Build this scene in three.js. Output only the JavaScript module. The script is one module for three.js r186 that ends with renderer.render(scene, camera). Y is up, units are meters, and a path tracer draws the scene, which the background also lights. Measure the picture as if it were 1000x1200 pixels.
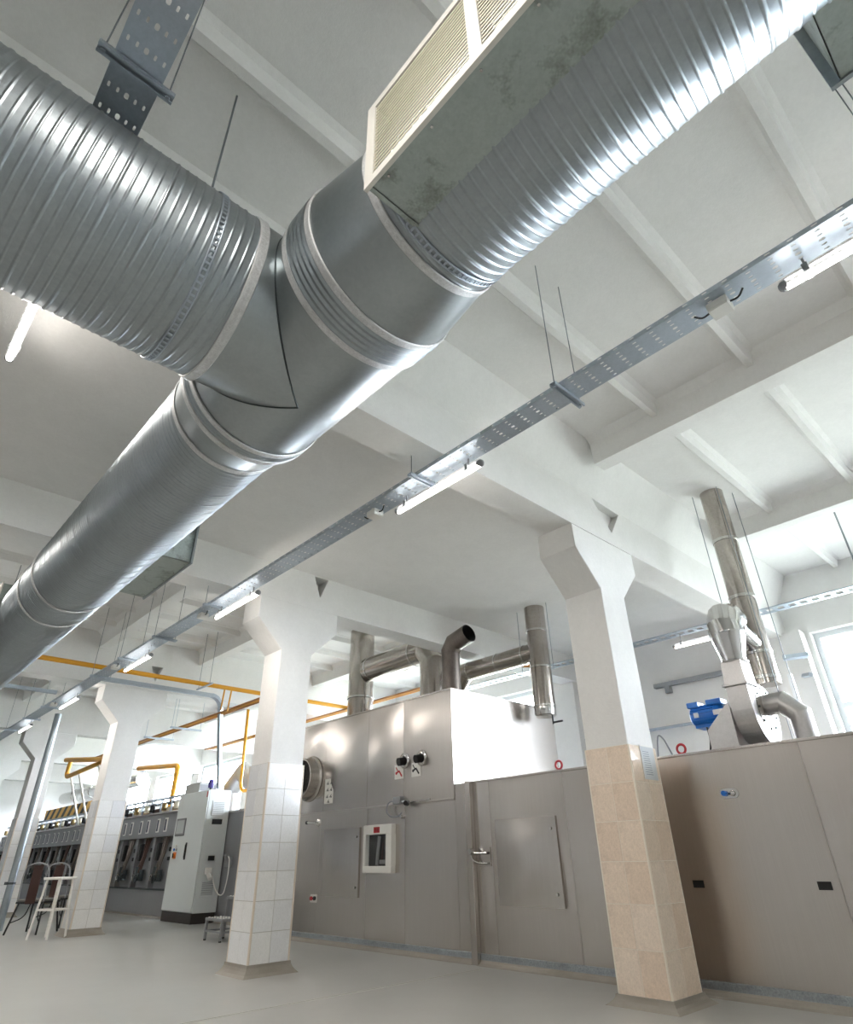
import * as THREE from 'three';
import { RoundedBoxGeometry } from 'three/addons/geometries/RoundedBoxGeometry.js';
import { mergeGeometries } from 'three/addons/utils/BufferGeometryUtils.js';
import { RectAreaLightUniformsLib } from 'three/addons/lights/RectAreaLightUniformsLib.js';
import { Brush, Evaluator, SUBTRACTION } from 'three-bvh-csg';

// ---------------------------------------------------------------- camera, sky, exposure
const scene = new THREE.Scene();
const camera = new THREE.PerspectiveCamera(2 * Math.atan(600 / 703.9) * 180 / Math.PI, 1000 / 1200, 0.05, 200);
camera.position.set(0, 0.85, 0);
camera.rotation.order = 'YXZ';
camera.rotation.set(0.52299, 0.8150, -0.01949);
scene.add(camera);
scene.background = new THREE.Color().setRGB(0.82, 0.895, 1.0);      // bright overcast sky outside the windows
scene.backgroundIntensity = 36;
const renderer = new THREE.WebGLRenderer({ antialias: true });
renderer.toneMapping = THREE.LinearToneMapping;
renderer.toneMappingExposure = 1.3;
renderer.shadowMap.enabled = true;
RectAreaLightUniformsLib.init();
const LED_COLOR = new THREE.Color().setRGB(1.0, 0.935, 0.87), LED_POWER = 140, LED_GLOW = 20;

// ---------------------------------------------------------------- helpers
const V = (x, y, z) => new THREE.Vector3(x, y, z);
let seed = 7;
const rnd = () => { seed = (seed * 1664525 + 1013904223) >>> 0; return seed / 4294967296; };
const taken = {};
const numbered = (n) => { if (!(n in taken)) { taken[n] = 0; return n; } taken[n]++; return n + '_' + String(taken[n]).padStart(3, '0'); };
function uvMetres(g) {                                             // texture coordinates in metres, by the way each face points
  if (!g.attributes.normal) g.computeVertexNormals();
  const p = g.attributes.position, n = g.attributes.normal, uv = new Float32Array(p.count * 2);
  for (let i = 0; i < p.count; i++) {
    const x = Math.abs(n.getX(i)), y = Math.abs(n.getY(i)), z = Math.abs(n.getZ(i));
    if (y > x && y > z) { uv[2 * i] = p.getX(i); uv[2 * i + 1] = p.getZ(i); }
    else if (x > z) { uv[2 * i] = p.getZ(i); uv[2 * i + 1] = p.getY(i); }
    else { uv[2 * i] = p.getX(i); uv[2 * i + 1] = p.getY(i); }
  }
  g.setAttribute('uv', new THREE.BufferAttribute(uv, 2));
  return g;
}
function mesh(name, geos, material, parent) {
  let g = Array.isArray(geos) ? (geos.length === 1 ? geos[0] : mergeGeometries(geos.map((q) => {
    const r = q.index ? q.toNonIndexed() : q.clone();
    for (const k of Object.keys(r.attributes)) if (!['position', 'normal', 'uv'].includes(k)) r.deleteAttribute(k);
    if (!r.attributes.normal) r.computeVertexNormals();
    if (!r.attributes.uv) uvMetres(r);
    return r;
  }))) : geos;
  if (!g.userData.ownUV && !g.userData.done) { uvMetres(g); g.userData.done = true; }
  const m = new THREE.Mesh(g, material);
  m.name = parent ? name : numbered(name);
  m.castShadow = m.receiveShadow = true;
  (parent || scene).add(m);
  return m;
}
function tag(o, label, category, group) { o.userData.label = label; o.userData.category = category; if (group) o.userData.group = group; return o; }
function thing(name, label, category, pos = [0, 0, 0], turn = 0, group) {
  const o = new THREE.Group(); o.name = numbered(name); o.position.set(...pos); o.rotation.y = turn; scene.add(o);
  return tag(o, label, category, group);
}
function structure(o) { o.userData.kind = 'structure'; return o; }
function sgroup(name) { const o = new THREE.Group(); o.name = name; scene.add(o); return structure(o); }
function part(name, parent, at = [0, 0, 0]) { const o = new THREE.Group(); o.name = name; o.position.set(...at); parent.add(o); return o; }
const bx = (x0, x1, y0, y1, z0, z1) => new THREE.BoxGeometry(x1 - x0, y1 - y0, z1 - z0).translate((x0 + x1) / 2, (y0 + y1) / 2, (z0 + z1) / 2);
const rbx = (x0, x1, y0, y1, z0, z1, r = 0.004, s = 1) => new RoundedBoxGeometry(x1 - x0, y1 - y0, z1 - z0, s, r).translate((x0 + x1) / 2, (y0 + y1) / 2, (z0 + z1) / 2);
function cyl(a, b, r, seg = 20, r2 = r, open = false) {
  const A = V(...a), B = V(...b), d = B.clone().sub(A), g = new THREE.CylinderGeometry(r2, r, d.length(), seg, 1, open);
  g.translate(0, d.length() / 2, 0);
  g.applyQuaternion(new THREE.Quaternion().setFromUnitVectors(V(0, 1, 0), d.normalize()));
  return g.translate(...a);
}
const bar = (a, b, w, h = w) => {                                   // square bar between two points
  const A = V(...a), B = V(...b), d = B.clone().sub(A), g = new THREE.BoxGeometry(w, d.length(), h).translate(0, d.length() / 2, 0);
  g.applyQuaternion(new THREE.Quaternion().setFromUnitVectors(V(0, 1, 0), d.normalize()));
  return g.translate(...a);
};
function pipe(pts, r, bend = 0.08, seg = 12) {                      // round pipe along a polyline with rounded corners
  const P = pts.map((p) => V(...p)), path = new THREE.CurvePath();
  let from = P[0];
  for (let i = 1; i < P.length - 1; i++) {
    const a = P[i - 1].clone().sub(P[i]), b = P[i + 1].clone().sub(P[i]), k = Math.min(bend, a.length() / 2.1, b.length() / 2.1);
    const s = P[i].clone().add(a.normalize().multiplyScalar(k)), e = P[i].clone().add(b.normalize().multiplyScalar(k));
    path.add(new THREE.LineCurve3(from, s)); path.add(new THREE.QuadraticBezierCurve3(s, P[i], e)); from = e;
  }
  path.add(new THREE.LineCurve3(from, P[P.length - 1]));
  const geos = [];
  for (const c of path.curves) geos.push(new THREE.TubeGeometry(c, c.isLineCurve3 ? 1 : 6, r, seg, false));
  return geos;
}
function mitre(pts, r, seg = 28) {                                  // sheet metal pipe with mitred corners
  const P = pts.map((p) => V(...p)), pos = [], idx = [];
  let ref = V(0, 1, 0); const d0 = P[1].clone().sub(P[0]).normalize();
  if (Math.abs(d0.y) > 0.9) ref = V(1, 0, 0);
  let u = ref.clone().sub(d0.clone().multiplyScalar(ref.dot(d0))).normalize(), dir = d0;
  const rings = [];
  for (let i = 0; i < P.length; i++) {
    const din = i ? P[i].clone().sub(P[i - 1]).normalize() : d0, dout = i < P.length - 1 ? P[i + 1].clone().sub(P[i]).normalize() : din;
    const n = din.clone().add(dout).normalize();                    // plane of the joint
    const w = din.clone().cross(u);
    const ring = [];
    for (let k = 0; k <= seg; k++) {
      const t = k / seg * Math.PI * 2, q = u.clone().multiplyScalar(Math.cos(t) * r).add(w.clone().multiplyScalar(Math.sin(t) * r));
      q.add(din.clone().multiplyScalar(-q.dot(n) / din.dot(n)));
      ring.push(q.add(P[i]));
    }
    rings.push(ring);
    const rot = new THREE.Quaternion().setFromUnitVectors(din, dout); u.applyQuaternion(rot);
  }
  const geos = [];
  for (let i = 0; i + 1 < rings.length; i++) {
    const g = new THREE.BufferGeometry(), v = [];
    for (let k = 0; k <= seg; k++) v.push(...rings[i][k].toArray(), ...rings[i + 1][k].toArray());
    const ix = []; for (let k = 0; k < seg; k++) ix.push(2 * k, 2 * k + 2, 2 * k + 1, 2 * k + 1, 2 * k + 2, 2 * k + 3);
    g.setAttribute('position', new THREE.Float32BufferAttribute(v, 3)); g.setIndex(ix); g.computeVertexNormals();
    const N = g.attributes.normal;                                  // close the seam
    for (const o of [0, 1]) { const a = V().fromBufferAttribute(N, o).add(V().fromBufferAttribute(N, 2 * seg + o)).normalize(); N.setXYZ(o, a.x, a.y, a.z); N.setXYZ(2 * seg + o, a.x, a.y, a.z); }
    geos.push(g);
  }
  return geos;
}
function extrudeShape(pts, depth, bevel = 0) {                      // outline in XY pushed along +Z
  const s = new THREE.Shape(pts.map((p) => new THREE.Vector2(...p)));
  return new THREE.ExtrudeGeometry(s, bevel ? { depth: depth - 2 * bevel, bevelEnabled: true, bevelThickness: bevel, bevelSize: bevel, bevelOffset: -bevel, bevelSegments: 1, steps: 1 } : { depth, bevelEnabled: false, steps: 1 }).translate(0, 0, bevel);
}
const ring = (c, axis, r, w, t, seg = 72) => {                      // flat band round a duct
  const pts = [[r, -w / 2], [r + t * 0.8, -w / 2], [r + t, -w / 2 + 0.004], [r + t * 0.75, -w * 0.12], [r + t * 0.95, w * 0.1], [r + t, w / 2 - 0.004], [r + t * 0.8, w / 2], [r, w / 2]].map((p) => new THREE.Vector2(...p));
  const g = new THREE.LatheGeometry(pts, seg);
  if (axis === 'x') g.rotateZ(-Math.PI / 2); else if (axis === 'z') g.rotateX(Math.PI / 2);
  return g.translate(...c);
};
const turned = (c, axis, pts, seg = 48) => {
  const g = new THREE.LatheGeometry(pts.map((p) => new THREE.Vector2(...p)), seg);
  if (axis === 'x') g.rotateZ(-Math.PI / 2); else if (axis === 'z') g.rotateX(Math.PI / 2); else if (axis === '-x') g.rotateZ(Math.PI / 2); else if (axis === '-z') g.rotateX(-Math.PI / 2);
  return g.translate(...c);
};

// ---------------------------------------------------------------- textures and materials
function noiseGrid(n, cells, sd) {                                  // periodic smooth noise
  let s = sd * 7919 + 13; const r = () => { s = (s * 1664525 + 1013904223) >>> 0; return s / 4294967296; };
  const [cx, cy] = Array.isArray(cells) ? cells : [cells, cells];
  const g = Array.from({ length: cx * cy }, r), out = new Float32Array(n * n), f = (t) => t * t * (3 - 2 * t);
  for (let y = 0; y < n; y++) for (let x = 0; x < n; x++) {
    const u = x / n * cx, v = y / n * cy, i = Math.floor(u), j = Math.floor(v), a = f(u - i), b = f(v - j);
    const G = (p, q) => g[(q % cy) * cx + (p % cx)];
    out[y * n + x] = (G(i, j) * (1 - a) + G(i + 1, j) * a) * (1 - b) + (G(i, j + 1) * (1 - a) + G(i + 1, j + 1) * a) * b;
  }
  return out;
}
function layers(n, list, sd) { const out = new Float32Array(n * n); let i = 0; for (const [c, w] of list) { const g = noiseGrid(n, c, sd + 31 * i++); for (let k = 0; k < out.length; k++) out[k] += (g[k] - 0.5) * w; } return out; }
function texture(n, fn, repeat, srgb = true) {
  const d = new Uint8Array(n * n * 4);
  for (let k = 0; k < n * n; k++) { const c = fn(k); for (let j = 0; j < 3; j++) d[4 * k + j] = Math.max(0, Math.min(255, Math.round(c[j] * 255))); d[4 * k + 3] = 255; }
  const t = new THREE.DataTexture(d, n, n); t.wrapS = t.wrapT = THREE.RepeatWrapping; t.magFilter = THREE.LinearFilter; t.repeat.set(repeat, repeat);
  if (srgb) t.colorSpace = THREE.SRGBColorSpace; t.needsUpdate = true; return t;
}
const grey = (g, base, amp) => (k) => { const v = base + g[k] * amp; return [v, v, v]; };
const tint = (g, c, amp) => (k) => c.map((v) => v + g[k] * amp);
const rgb = (r, g, b) => [r / 255, g / 255, b / 255];
const S = (o) => new THREE.MeshStandardMaterial(o), PH = (o) => new THREE.MeshPhysicalMaterial(o);

const nPlaster = layers(512, [[4, 0.5], [16, 0.35], [60, 0.3], [160, 0.4]], 3), nCoarse = layers(512, [[3, 0.7], [9, 0.5], [30, 0.3], [110, 0.2]], 11);
const nZinc = layers(512, [[6, 0.4], [40, 0.5], [90, 0.6], [200, 0.3]], 5), nBrush = layers(512, [[[200, 2], 0.7], [[400, 4], 0.5], [[30, 1], 0.25]], 9), nTile = layers(256, [[6, 0.3], [24, 0.5], [70, 0.8]], 21);
const mPlaster = S({ color: '#ffffff', map: texture(512, tint(nPlaster, rgb(232, 231, 228), 0.035), 0.6), roughness: 0.85, bumpMap: texture(512, grey(nPlaster, 0.5, 0.5), 1.6, false), bumpScale: 0.002 });
const mWall = S({ map: texture(512, tint(nCoarse, rgb(228, 227, 224), 0.04), 0.35), roughness: 0.9, bumpMap: mPlaster.bumpMap, bumpScale: 0.0015 });
const mFloor = PH({ map: texture(512, tint(nCoarse, rgb(168, 168, 164), 0.03), 0.22), roughness: 0.34, roughnessMap: texture(512, grey(nCoarse, 0.9, 0.1), 0.3, false) });
const mGalv = S({ map: texture(512, tint(nZinc, rgb(158, 166, 170), 0.04), 1.3), metalness: 1, roughness: 0.42, roughnessMap: texture(512, grey(nZinc, 0.88, 0.12), 1.3, false) });
const mSmooth = S({ map: texture(512, tint(nZinc, rgb(160, 167, 169), 0.03), 1.1), metalness: 1, roughness: 0.36, roughnessMap: texture(512, grey(nZinc, 0.88, 0.1), 1.1, false) });
const mBoxZinc = S({ map: texture(512, (k) => { const s = Math.max(0, nCoarse[k] - 0.2) * 0.4, z = nZinc[k] * 0.05; return [0.65 + z - s, 0.69 + z - s * 1.05, 0.675 + z - s * 1.15]; }, 1.7), metalness: 0.4, roughness: 0.45 });
const mTray = S({ map: texture(512, tint(nZinc, rgb(176, 186, 196), 0.04), 1.5), metalness: 0.75, roughness: 0.42 });
const mBand = S({ map: texture(512, tint(nZinc, rgb(204, 206, 206), 0.12), 3), metalness: 0.35, roughness: 0.5 });
const mDarkSteel = S({ color: '#4a5254', metalness: 0.8, roughness: 0.45 }), mRod = S({ color: '#8a9194', metalness: 0.6, roughness: 0.5 });
const mSteel = PH({ map: texture(512, tint(nBrush, rgb(194, 188, 182), 0.022), 2), metalness: 1, roughness: 0.29 });
const mSteel2 = PH({ map: texture(512, tint(nBrush, rgb(199, 193, 187), 0.022), 2.3), metalness: 1, roughness: 0.26 });
const mSteelFine = PH({ map: texture(512, tint(nBrush, rgb(194, 189, 184), 0.03), 2.3), metalness: 1, roughness: 0.24 });
const mChrome = S({ color: '#c9c7c4', metalness: 1, roughness: 0.14 });
const mPipeSteel = S({ map: texture(512, tint(nZinc, rgb(176, 169, 162), 0.06), 1.2), metalness: 1, roughness: 0.2 });
const mFanSteel = S({ map: texture(512, tint(nZinc, rgb(186, 183, 181), 0.04), 1.2), metalness: 1, roughness: 0.42 });
const mDarkPipe = S({ map: texture(512, tint(nZinc, rgb(120, 112, 106), 0.05), 1.2), metalness: 1, roughness: 0.4 });
const mCurb = S({ map: texture(512, tint(nCoarse, rgb(148, 142, 132), 0.06), 0.8), roughness: 0.6 });
const mSkirt = S({ map: texture(512, tint(nZinc, rgb(158, 164, 168), 0.14), 2), metalness: 0.7, roughness: 0.5 });
const mGrout = S({ color: '#b9b6ae', roughness: 0.9 }), mGroutBeige = S({ color: '#eee3d3', roughness: 0.9 });
const whiteTiles = [[236, 237, 237], [231, 232, 233], [239, 239, 237]].map((c) => PH({ map: texture(256, tint(nTile, rgb(...c), 0.04), 2.2), roughness: 0.18, clearcoat: 0.3 }));
const beigeTiles = [[234, 214, 193], [229, 207, 185], [237, 219, 200]].map((c) => PH({ map: texture(256, tint(nTile, rgb(...c), 0.07), 2.2), roughness: 0.22, clearcoat: 0.3 }));
const mBead = S({ color: '#d9cdbd', roughness: 0.6 });
const mBlack = S({ color: '#151617', roughness: 0.5 }), mRubber = S({ color: '#232425', roughness: 0.8 });
const mWhite = S({ color: '#e8e6e0', roughness: 0.45 }), mGrilleWhite = S({ color: '#dedcd4', roughness: 0.4 }), mSlat = S({ color: '#cfc8b4', roughness: 0.45 });
const mCabinet = S({ map: texture(512, tint(nPlaster, rgb(212, 216, 214), 0.02), 2), roughness: 0.45 });
const mPlinth = S({ color: '#35302d', roughness: 0.6 });
const mYellow = S({ color: '#d99a1e', roughness: 0.4 }), mBrownPipe = S({ color: '#a8712f', roughness: 0.45 });
const mBlue = S({ color: '#1466b8', roughness: 0.35 }), mRed = S({ color: '#b01822', roughness: 0.4 }), mOrange = S({ color: '#d9721a', roughness: 0.4 });
const mGreyPaint = S({ color: '#8d8f91', roughness: 0.5 }), mMidGrey = S({ color: '#77787a', roughness: 0.55 }), mLineGrey = S({ map: texture(512, tint(nBrush, rgb(150, 150, 152), 0.04), 1.3), metalness: 0.6, roughness: 0.45 });
const mBrown = S({ color: '#3a221b', roughness: 0.5 }), mBrass = S({ color: '#8a7448', metalness: 0.4, roughness: 0.4 }), mCopper = S({ color: '#54413a', metalness: 0.5, roughness: 0.45 });
const mPrint = S({ color: '#45485a', roughness: 0.5 });
const mGlass = PH({ color: '#ffffff', transmission: 1, roughness: 0, thickness: 0, ior: 1.45 });
const mDarkGlass = PH({ color: '#101314', roughness: 0.08, clearcoat: 1 });
const mFrame = S({ color: '#dfe3e6', roughness: 0.5 });
const mLed = S({ color: '#ffffff', emissive: LED_COLOR, emissiveIntensity: LED_GLOW });
const mDiffuser = PH({ color: '#eef0f2', roughness: 0.35, transmission: 0.35, thickness: 0 });

// ---------------------------------------------------------------- the room
const HX0 = -30, HX1 = 7, ZB = -9, ZF = 8, CEIL = 4.2;
const floor = structure(mesh('floor', bx(HX0, HX1, -0.25, 0, ZB - 0.3, ZF + 0.3), mFloor));
structure(mesh('ground', bx(-70, 50, -0.6, -0.3, -60, ZB - 0.35), S({ map: texture(512, tint(nCoarse, rgb(128, 130, 120), 0.08), 0.1), roughness: 0.95 })));
const windowList = [];
function wallWithWindows(name, z0, z1, wins) {                       // a wall along X with real openings
  const s = new THREE.Shape([[HX0, 0], [HX1, 0], [HX1, CEIL + 0.2], [HX0, CEIL + 0.2]].map((p) => new THREE.Vector2(...p)));
  for (const [x0, x1, y0, y1] of wins) s.holes.push(new THREE.Path([[x0, y0], [x0, y1], [x1, y1], [x1, y0]].map((p) => new THREE.Vector2(...p))));
  structure(mesh(name, new THREE.ExtrudeGeometry(s, { depth: z1 - z0, bevelEnabled: false }).translate(0, 0, z0), mWall));
  for (const w of wins) windowList.push([...w, (z0 + z1) / 2]);
}
const backWins = [[-2.18, 1.0, 0.9, 3.36], [1.5, 4.9, 0.9, 3.36], [-9.7, -6.55, 0.9, 3.5], [-13.4, -10.3, 0.9, 3.6], [-17.0, -14.0, 0.9, 3.6], [-20.6, -17.6, 0.9, 3.6], [-24.2, -21.2, 0.9, 3.6], [-27.8, -24.8, 0.9, 3.6]];
const frontWins = [];
wallWithWindows('wall_back', ZB - 0.3, ZB, backWins);
wallWithWindows('wall_front', ZF, ZF + 0.3, frontWins);
structure(mesh('wall_left', bx(HX0 - 0.3, HX0, 0, CEIL + 0.2, ZB - 0.3, ZF + 0.3), mWall));
structure(mesh('wall_right', bx(HX1, HX1 + 0.3, 0, CEIL + 0.2, ZB - 0.3, ZF + 0.3), mWall));
windowList.forEach(([x0, x1, y0, y1, z], i) => {
  const w = sgroup('window_' + (i + 1)), t = y0 + (y1 - y0) * 0.62, d = 0.04;
  const F = (n, g) => mesh(n, g, mFrame, w);
  F('frame', [bx(x0, x0 + 0.07, y0, y1, z - d, z + d), bx(x1 - 0.07, x1, y0, y1, z - d, z + d), bx(x0 + 0.07, x1 - 0.07, y1 - 0.07, y1, z - d, z + d), bx(x0 + 0.07, x1 - 0.07, y0, y0 + 0.07, z - d, z + d)]);
  F('transom', bx(x0 + 0.07, x1 - 0.07, t - 0.035, t + 0.035, z - d, z + d));
  const n = 3, step = (x1 - x0 - 0.14) / n;
  for (let k = 1; k < n; k++) F('mullion', bx(x0 + 0.07 + k * step - 0.025, x0 + 0.07 + k * step + 0.025, y0 + 0.07, t - 0.035, z - d * 0.9, z + d * 0.9));
  mesh('pane', bx(x0 + 0.07, x1 - 0.07, t + 0.035, y1 - 0.07, z - 0.002, z + 0.002), mGlass, w);
  for (let k = 0; k < n; k++) mesh('pane', bx(x0 + 0.07 + k * step + 0.025, x0 + 0.07 + (k + 1) * step - 0.025, y0 + 0.07, t - 0.035, z - 0.002, z + 0.002), mGlass, w);
});
// ceiling: slabs, ribs and edge beams of the ribbed concrete panels
const beamEnds = [[-30, -25.9], [-25.6, -20.9], [-20.6, -15.96], [-15.66, -10.99], [-10.69, -6.013], [-2.25, HX1]];
function ribGeo(z0, z1, h = 0.1) { return extrudeShape([[-0.025, -h], [0.025, -h], [0.045, -0.025], [0.085, 0.004], [-0.085, 0.004], [-0.045, -0.025]], z1 - z0).translate(0, CEIL, z0); }
function edgeBeam(parent, x0, x1, zc, w = 0.16, h = 0.26) {
  const g = extrudeShape([[-w / 2, -h], [w / 2, -h], [w / 2 + 0.02, -0.06], [w / 2 + 0.09, 0.004], [-w / 2 - 0.09, 0.004], [-w / 2 - 0.02, -0.06]], x1 - x0);
  mesh('edge_beam', g.rotateY(Math.PI / 2).translate(x0, CEIL, zc), mPlaster, parent);
}
for (const [x0, x1] of beamEnds.slice().reverse()) {
  const bay = sgroup(numbered('ceiling')), near = x1 > 0, zs = near ? [-6.84, -4.32, 2.1, 5.2] : [-6.84, -4.42, -2.72, 1.1, 4.4];
  mesh('slab', bx(x0, x1, CEIL, CEIL + 0.2, ZB, ZF), mPlaster, bay);
  for (const z of zs) edgeBeam(bay, x0, x1, z);
  const cuts = [ZB, ...zs, ZF];
  for (let x = near ? 6.44 : x1 - 0.75; x > x0 + 0.3; x -= 0.805)
    for (let k = 0; k + 1 < cuts.length; k++) mesh('rib', ribGeo(cuts[k] + 0.05, cuts[k + 1] - 0.05).translate(x, 0, 0), mPlaster, bay);
}
{ const bay = sgroup(numbered('ceiling')); mesh('flat_slab', bx(-5.713, -2.745, 3.80, CEIL + 0.2, ZB, ZF), mPlaster, bay); }

// concrete girders across the hall; the gaps beside the column heads are cut out
const csg = new Evaluator();
function girder(label, profile, notch) {
  let g = extrudeShape(profile, ZF - ZB).translate(0, 0, ZB);
  if (notch) {
    g = g.index ? g.toNonIndexed() : g;
    const A = new Brush(g), B = new Brush(notch); A.updateMatrixWorld(); B.updateMatrixWorld();
    csg.attributes = ['position', 'normal'];
    for (const q of [A.geometry, B.geometry]) { q.deleteAttribute('uv'); q.clearGroups(); }
    const r = csg.evaluate(A, B, SUBTRACTION); g = r.geometry; g.clearGroups();
  }
  return tag(mesh('concrete_girder', g, mPlaster), label, 'girder', 'white girders across the hall');
}
const zyPrism = (pts, x0, x1) => { const g = extrudeShape(pts.map(([z, y]) => [-z, y]), x1 - x0).rotateY(Math.PI / 2).translate(x0, 0, 0); return g; };
girder('deep white concrete girder over the beige tiled column, carrying the ribbed ceiling', [[-2.745, 3.337], [-2.453, 3.337], [-2.453, 3.76], [-2.25, CEIL], [-2.25, CEIL + 0.2], [-2.745, CEIL + 0.2]],
  zyPrism([[-4.44, 3.755], [-4.9, 3.735], [-4.7, 3.47]], -2.53, -2.3));
const girderX = [-5.713, -10.69, -15.66, -20.6, -25.6];
const girderLabels = ['white concrete girder on the tiled column beside the tall oven block', 'white concrete girder on the tiled column behind the bent metal chairs', 'white concrete girder over the column with the grey conduit', 'white concrete girder in the far part of the hall past the yellow frame', 'last white concrete girder before the end wall of the hall'];
girderX.forEach((x, i) => girder(girderLabels[i], [[x - 0.3, 3.38], [x, 3.38], [x, CEIL + 0.2], [x - 0.3, CEIL + 0.2]], i < 2 ? zyPrism([[-3.53, 3.79], [-3.63, 3.54], [-3.73, 3.79]], x - 0.2, x + 0.1) : null));

// columns with tiled dados
function column(label, x, z, w, d, y0, flare, top, dado, rows, tiles, grout, bead) {   // x, z: the corner towards +x and +z
  const c = thing('tiled_column', label, 'column', [x - d / 2, 0, z - w / 2], 0, 'columns of the hall');
  const h = w / 2, [ya, yb, e] = flare;
  const g = extrudeShape([[-h, dado - 0.02], [h, dado - 0.02], [h, ya], [h + e, yb], [h + e, top], [-h - e, top], [-h - e, yb], [-h, ya]], d, 0.006);
  g.translate(0, 0, -d / 2).rotateY(-Math.PI / 2);
  mesh('shaft', g, mPlaster, c);
  mesh('grout_bed', bx(-d / 2 - 0.009, d / 2 + 0.009, 0.02, dado, -h - 0.009, h + 0.009), grout, c);
  const rh = (dado - y0) / rows, tg = {};
  const faces = [[1, 0, d, w], [-1, 0, d, w], [0, 1, w, d], [0, -1, w, d]];
  for (const [nx, nz, across, along] of faces) {
    const tw = along / 2;
    const key = nx ? 'x' : 'z';
    tg[key] = tg[key] || (nx ? new RoundedBoxGeometry(0.01, rh - 0.004, tw - 0.004, 1, 0.0015) : new RoundedBoxGeometry(tw - 0.004, rh - 0.004, 0.01, 1, 0.0015));
    for (let r = 0; r < rows; r++) for (let k = 0; k < 2; k++) {
      const t = mesh('tile', tg[key], tiles[Math.floor(rnd() * tiles.length)], c), s = (k - 0.5) * tw, o = across / 2 + 0.006;
      t.position.set(nx ? nx * o : s, y0 + (r + 0.5) * rh, nz ? nz * o : s);
      if (nx) t.position.z = s; else t.position.x = s;
    }
  }
  if (bead) for (const [sx, sz] of [[1, 1], [1, -1], [-1, 1], [-1, -1]]) mesh('corner_bead', cyl([sx * (d / 2 + 0.005), y0, sz * (h + 0.005)], [sx * (d / 2 + 0.005), dado, sz * (h + 0.005)], 0.011, 8), mBead, c);
  const f = new THREE.CylinderGeometry(0.7072, 0.7072, 1, 4, 4).rotateY(Math.PI / 4), P = f.attributes.position;
  for (let i = 0; i < P.count; i++) { const t = P.getY(i) + 0.5, fl = 0.012 + 0.055 * (1 - t) ** 2; P.setXYZ(i, P.getX(i) * (d + 0.02 + fl * 2), t * (y0 + 0.004), P.getZ(i) * (w + 0.02 + fl * 2)); }
  const fn = f.toNonIndexed(); fn.computeVertexNormals();
  const cov = mesh('base_coving', fn, mCurb, c); cov.userData.label = 'taupe rounded coving at the foot';
  return c;
}
const column1 = column('column with beige marbled tiles at its foot in front of the long steel oven', -2.453, -4.325, 0.375, 0.367, 0.054, [2.813, 3.117, 0.3], 3.337, 1.561, 6, beigeTiles, mGroutBeige, false);
const colLabels = ['white tiled column in front of the tall oven block, with a beige corner bead', 'white tiled column beside the pale wooden stool', 'white tiled column with a grey conduit running up beside it', 'white column in the far part of the hall past the conduit'];
[-5.713, -10.69, -15.66, -20.6].forEach((x, i) => column(colLabels[i], x, -3.19, 0.385, 0.36, 0.082, [2.833, 3.14, 0.315], 3.38, 1.696, 7, whiteTiles, mGrout, true));
// notice in a clear sleeve on the beige column
{
  const s = thing('notice_sleeve', 'printed notice in a shiny plastic sleeve on the beige tiled column', 'notice', [-2.44, 1.33, -4.56]);
  const cv = document.createElement('canvas'); cv.width = 128; cv.height = 160; const k = cv.getContext('2d');
  k.fillStyle = '#dfe3e6'; k.fillRect(0, 0, 128, 160); k.fillStyle = '#8e98a6';
  for (let i = 0; i < 11; i++) k.fillRect(16, 24 + i * 11, 60 + ((i * 37) % 36), 3);
  const t = new THREE.CanvasTexture(cv); t.colorSpace = THREE.SRGBColorSpace;
  const pg = new THREE.PlaneGeometry(0.19, 0.23).rotateY(Math.PI / 2).translate(0.004, 0.115, 0); pg.userData.ownUV = true;
  mesh('backing', rbx(-0.001, 0.003, 0, 0.24, -0.1, 0.1, 0.001), mWhite, s);
  mesh('sheet', pg, PH({ map: t, roughness: 0.12, clearcoat: 1, clearcoatRoughness: 0.05 }), s);
}
// joint profile let into the floor
{
  const j = thing('floor_joint_profile', 'thin dark joint with pale edges running across the floor', 'floor joint', [-4.5, 0, -3.2]);
  mesh('joint_filler', bx(-0.005, 0.005, 0, 0.0015, -1.6, 3.2), mRubber, j);
  for (const s of [-1, 1]) mesh('edge_strip', bx(s * 0.01 - 0.005, s * 0.01 + 0.005, 0, 0.002, -1.6, 3.2), S({ color: '#c9c9c1', roughness: 0.5 }), j);
}

// ---------------------------------------------------------------- ventilation duct
function spiral(L, r, seg, pitch = 0.137) {                         // spiral-seam tube along +x, with its lock seam and three beads per turn
  const prof = []; const bead = (c, w, h) => prof.push([c - w * 1.5, 0], [c - w, 0], [c - w * 0.4, h], [c + w * 0.4, h], [c + w, 0], [c + w * 1.5, 0]);
  bead(0.01, 0.006, 0.0036); bead(0.045, 0.0045, 0.0022); bead(0.079, 0.0045, 0.0022); bead(0.112, 0.0045, 0.0022);
  const pos = [], idx = [], turns = Math.ceil(L / pitch) + 1; let rows = 0;
  const row = (s0, h) => { for (let k = 0; k <= seg; k++) { const t = k / seg, s = s0 + t * pitch, q = Math.min(L, Math.max(0, s)), rr = r + (q === s ? h : 0), a = t * Math.PI * 2; pos.push(q, Math.sin(a) * rr, Math.cos(a) * rr); } rows++; };
  row(-pitch, 0);
  for (let n = -1; n < turns; n++) for (const [c, h] of prof) if ((n + 1) * pitch + c > 0 && n * pitch + c < L + 0.001) row(n * pitch + c, h);
  row(L, 0);
  for (let j = 0; j + 1 < rows; j++) for (let k = 0; k < seg; k++) { const a = j * (seg + 1) + k, b = a + seg + 1; idx.push(a, a + 1, b, b, a + 1, b + 1); }
  const g = new THREE.BufferGeometry(); g.setAttribute('position', new THREE.Float32BufferAttribute(pos, 3)); g.setIndex(idx); g.computeVertexNormals();
  return g;
}
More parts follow.
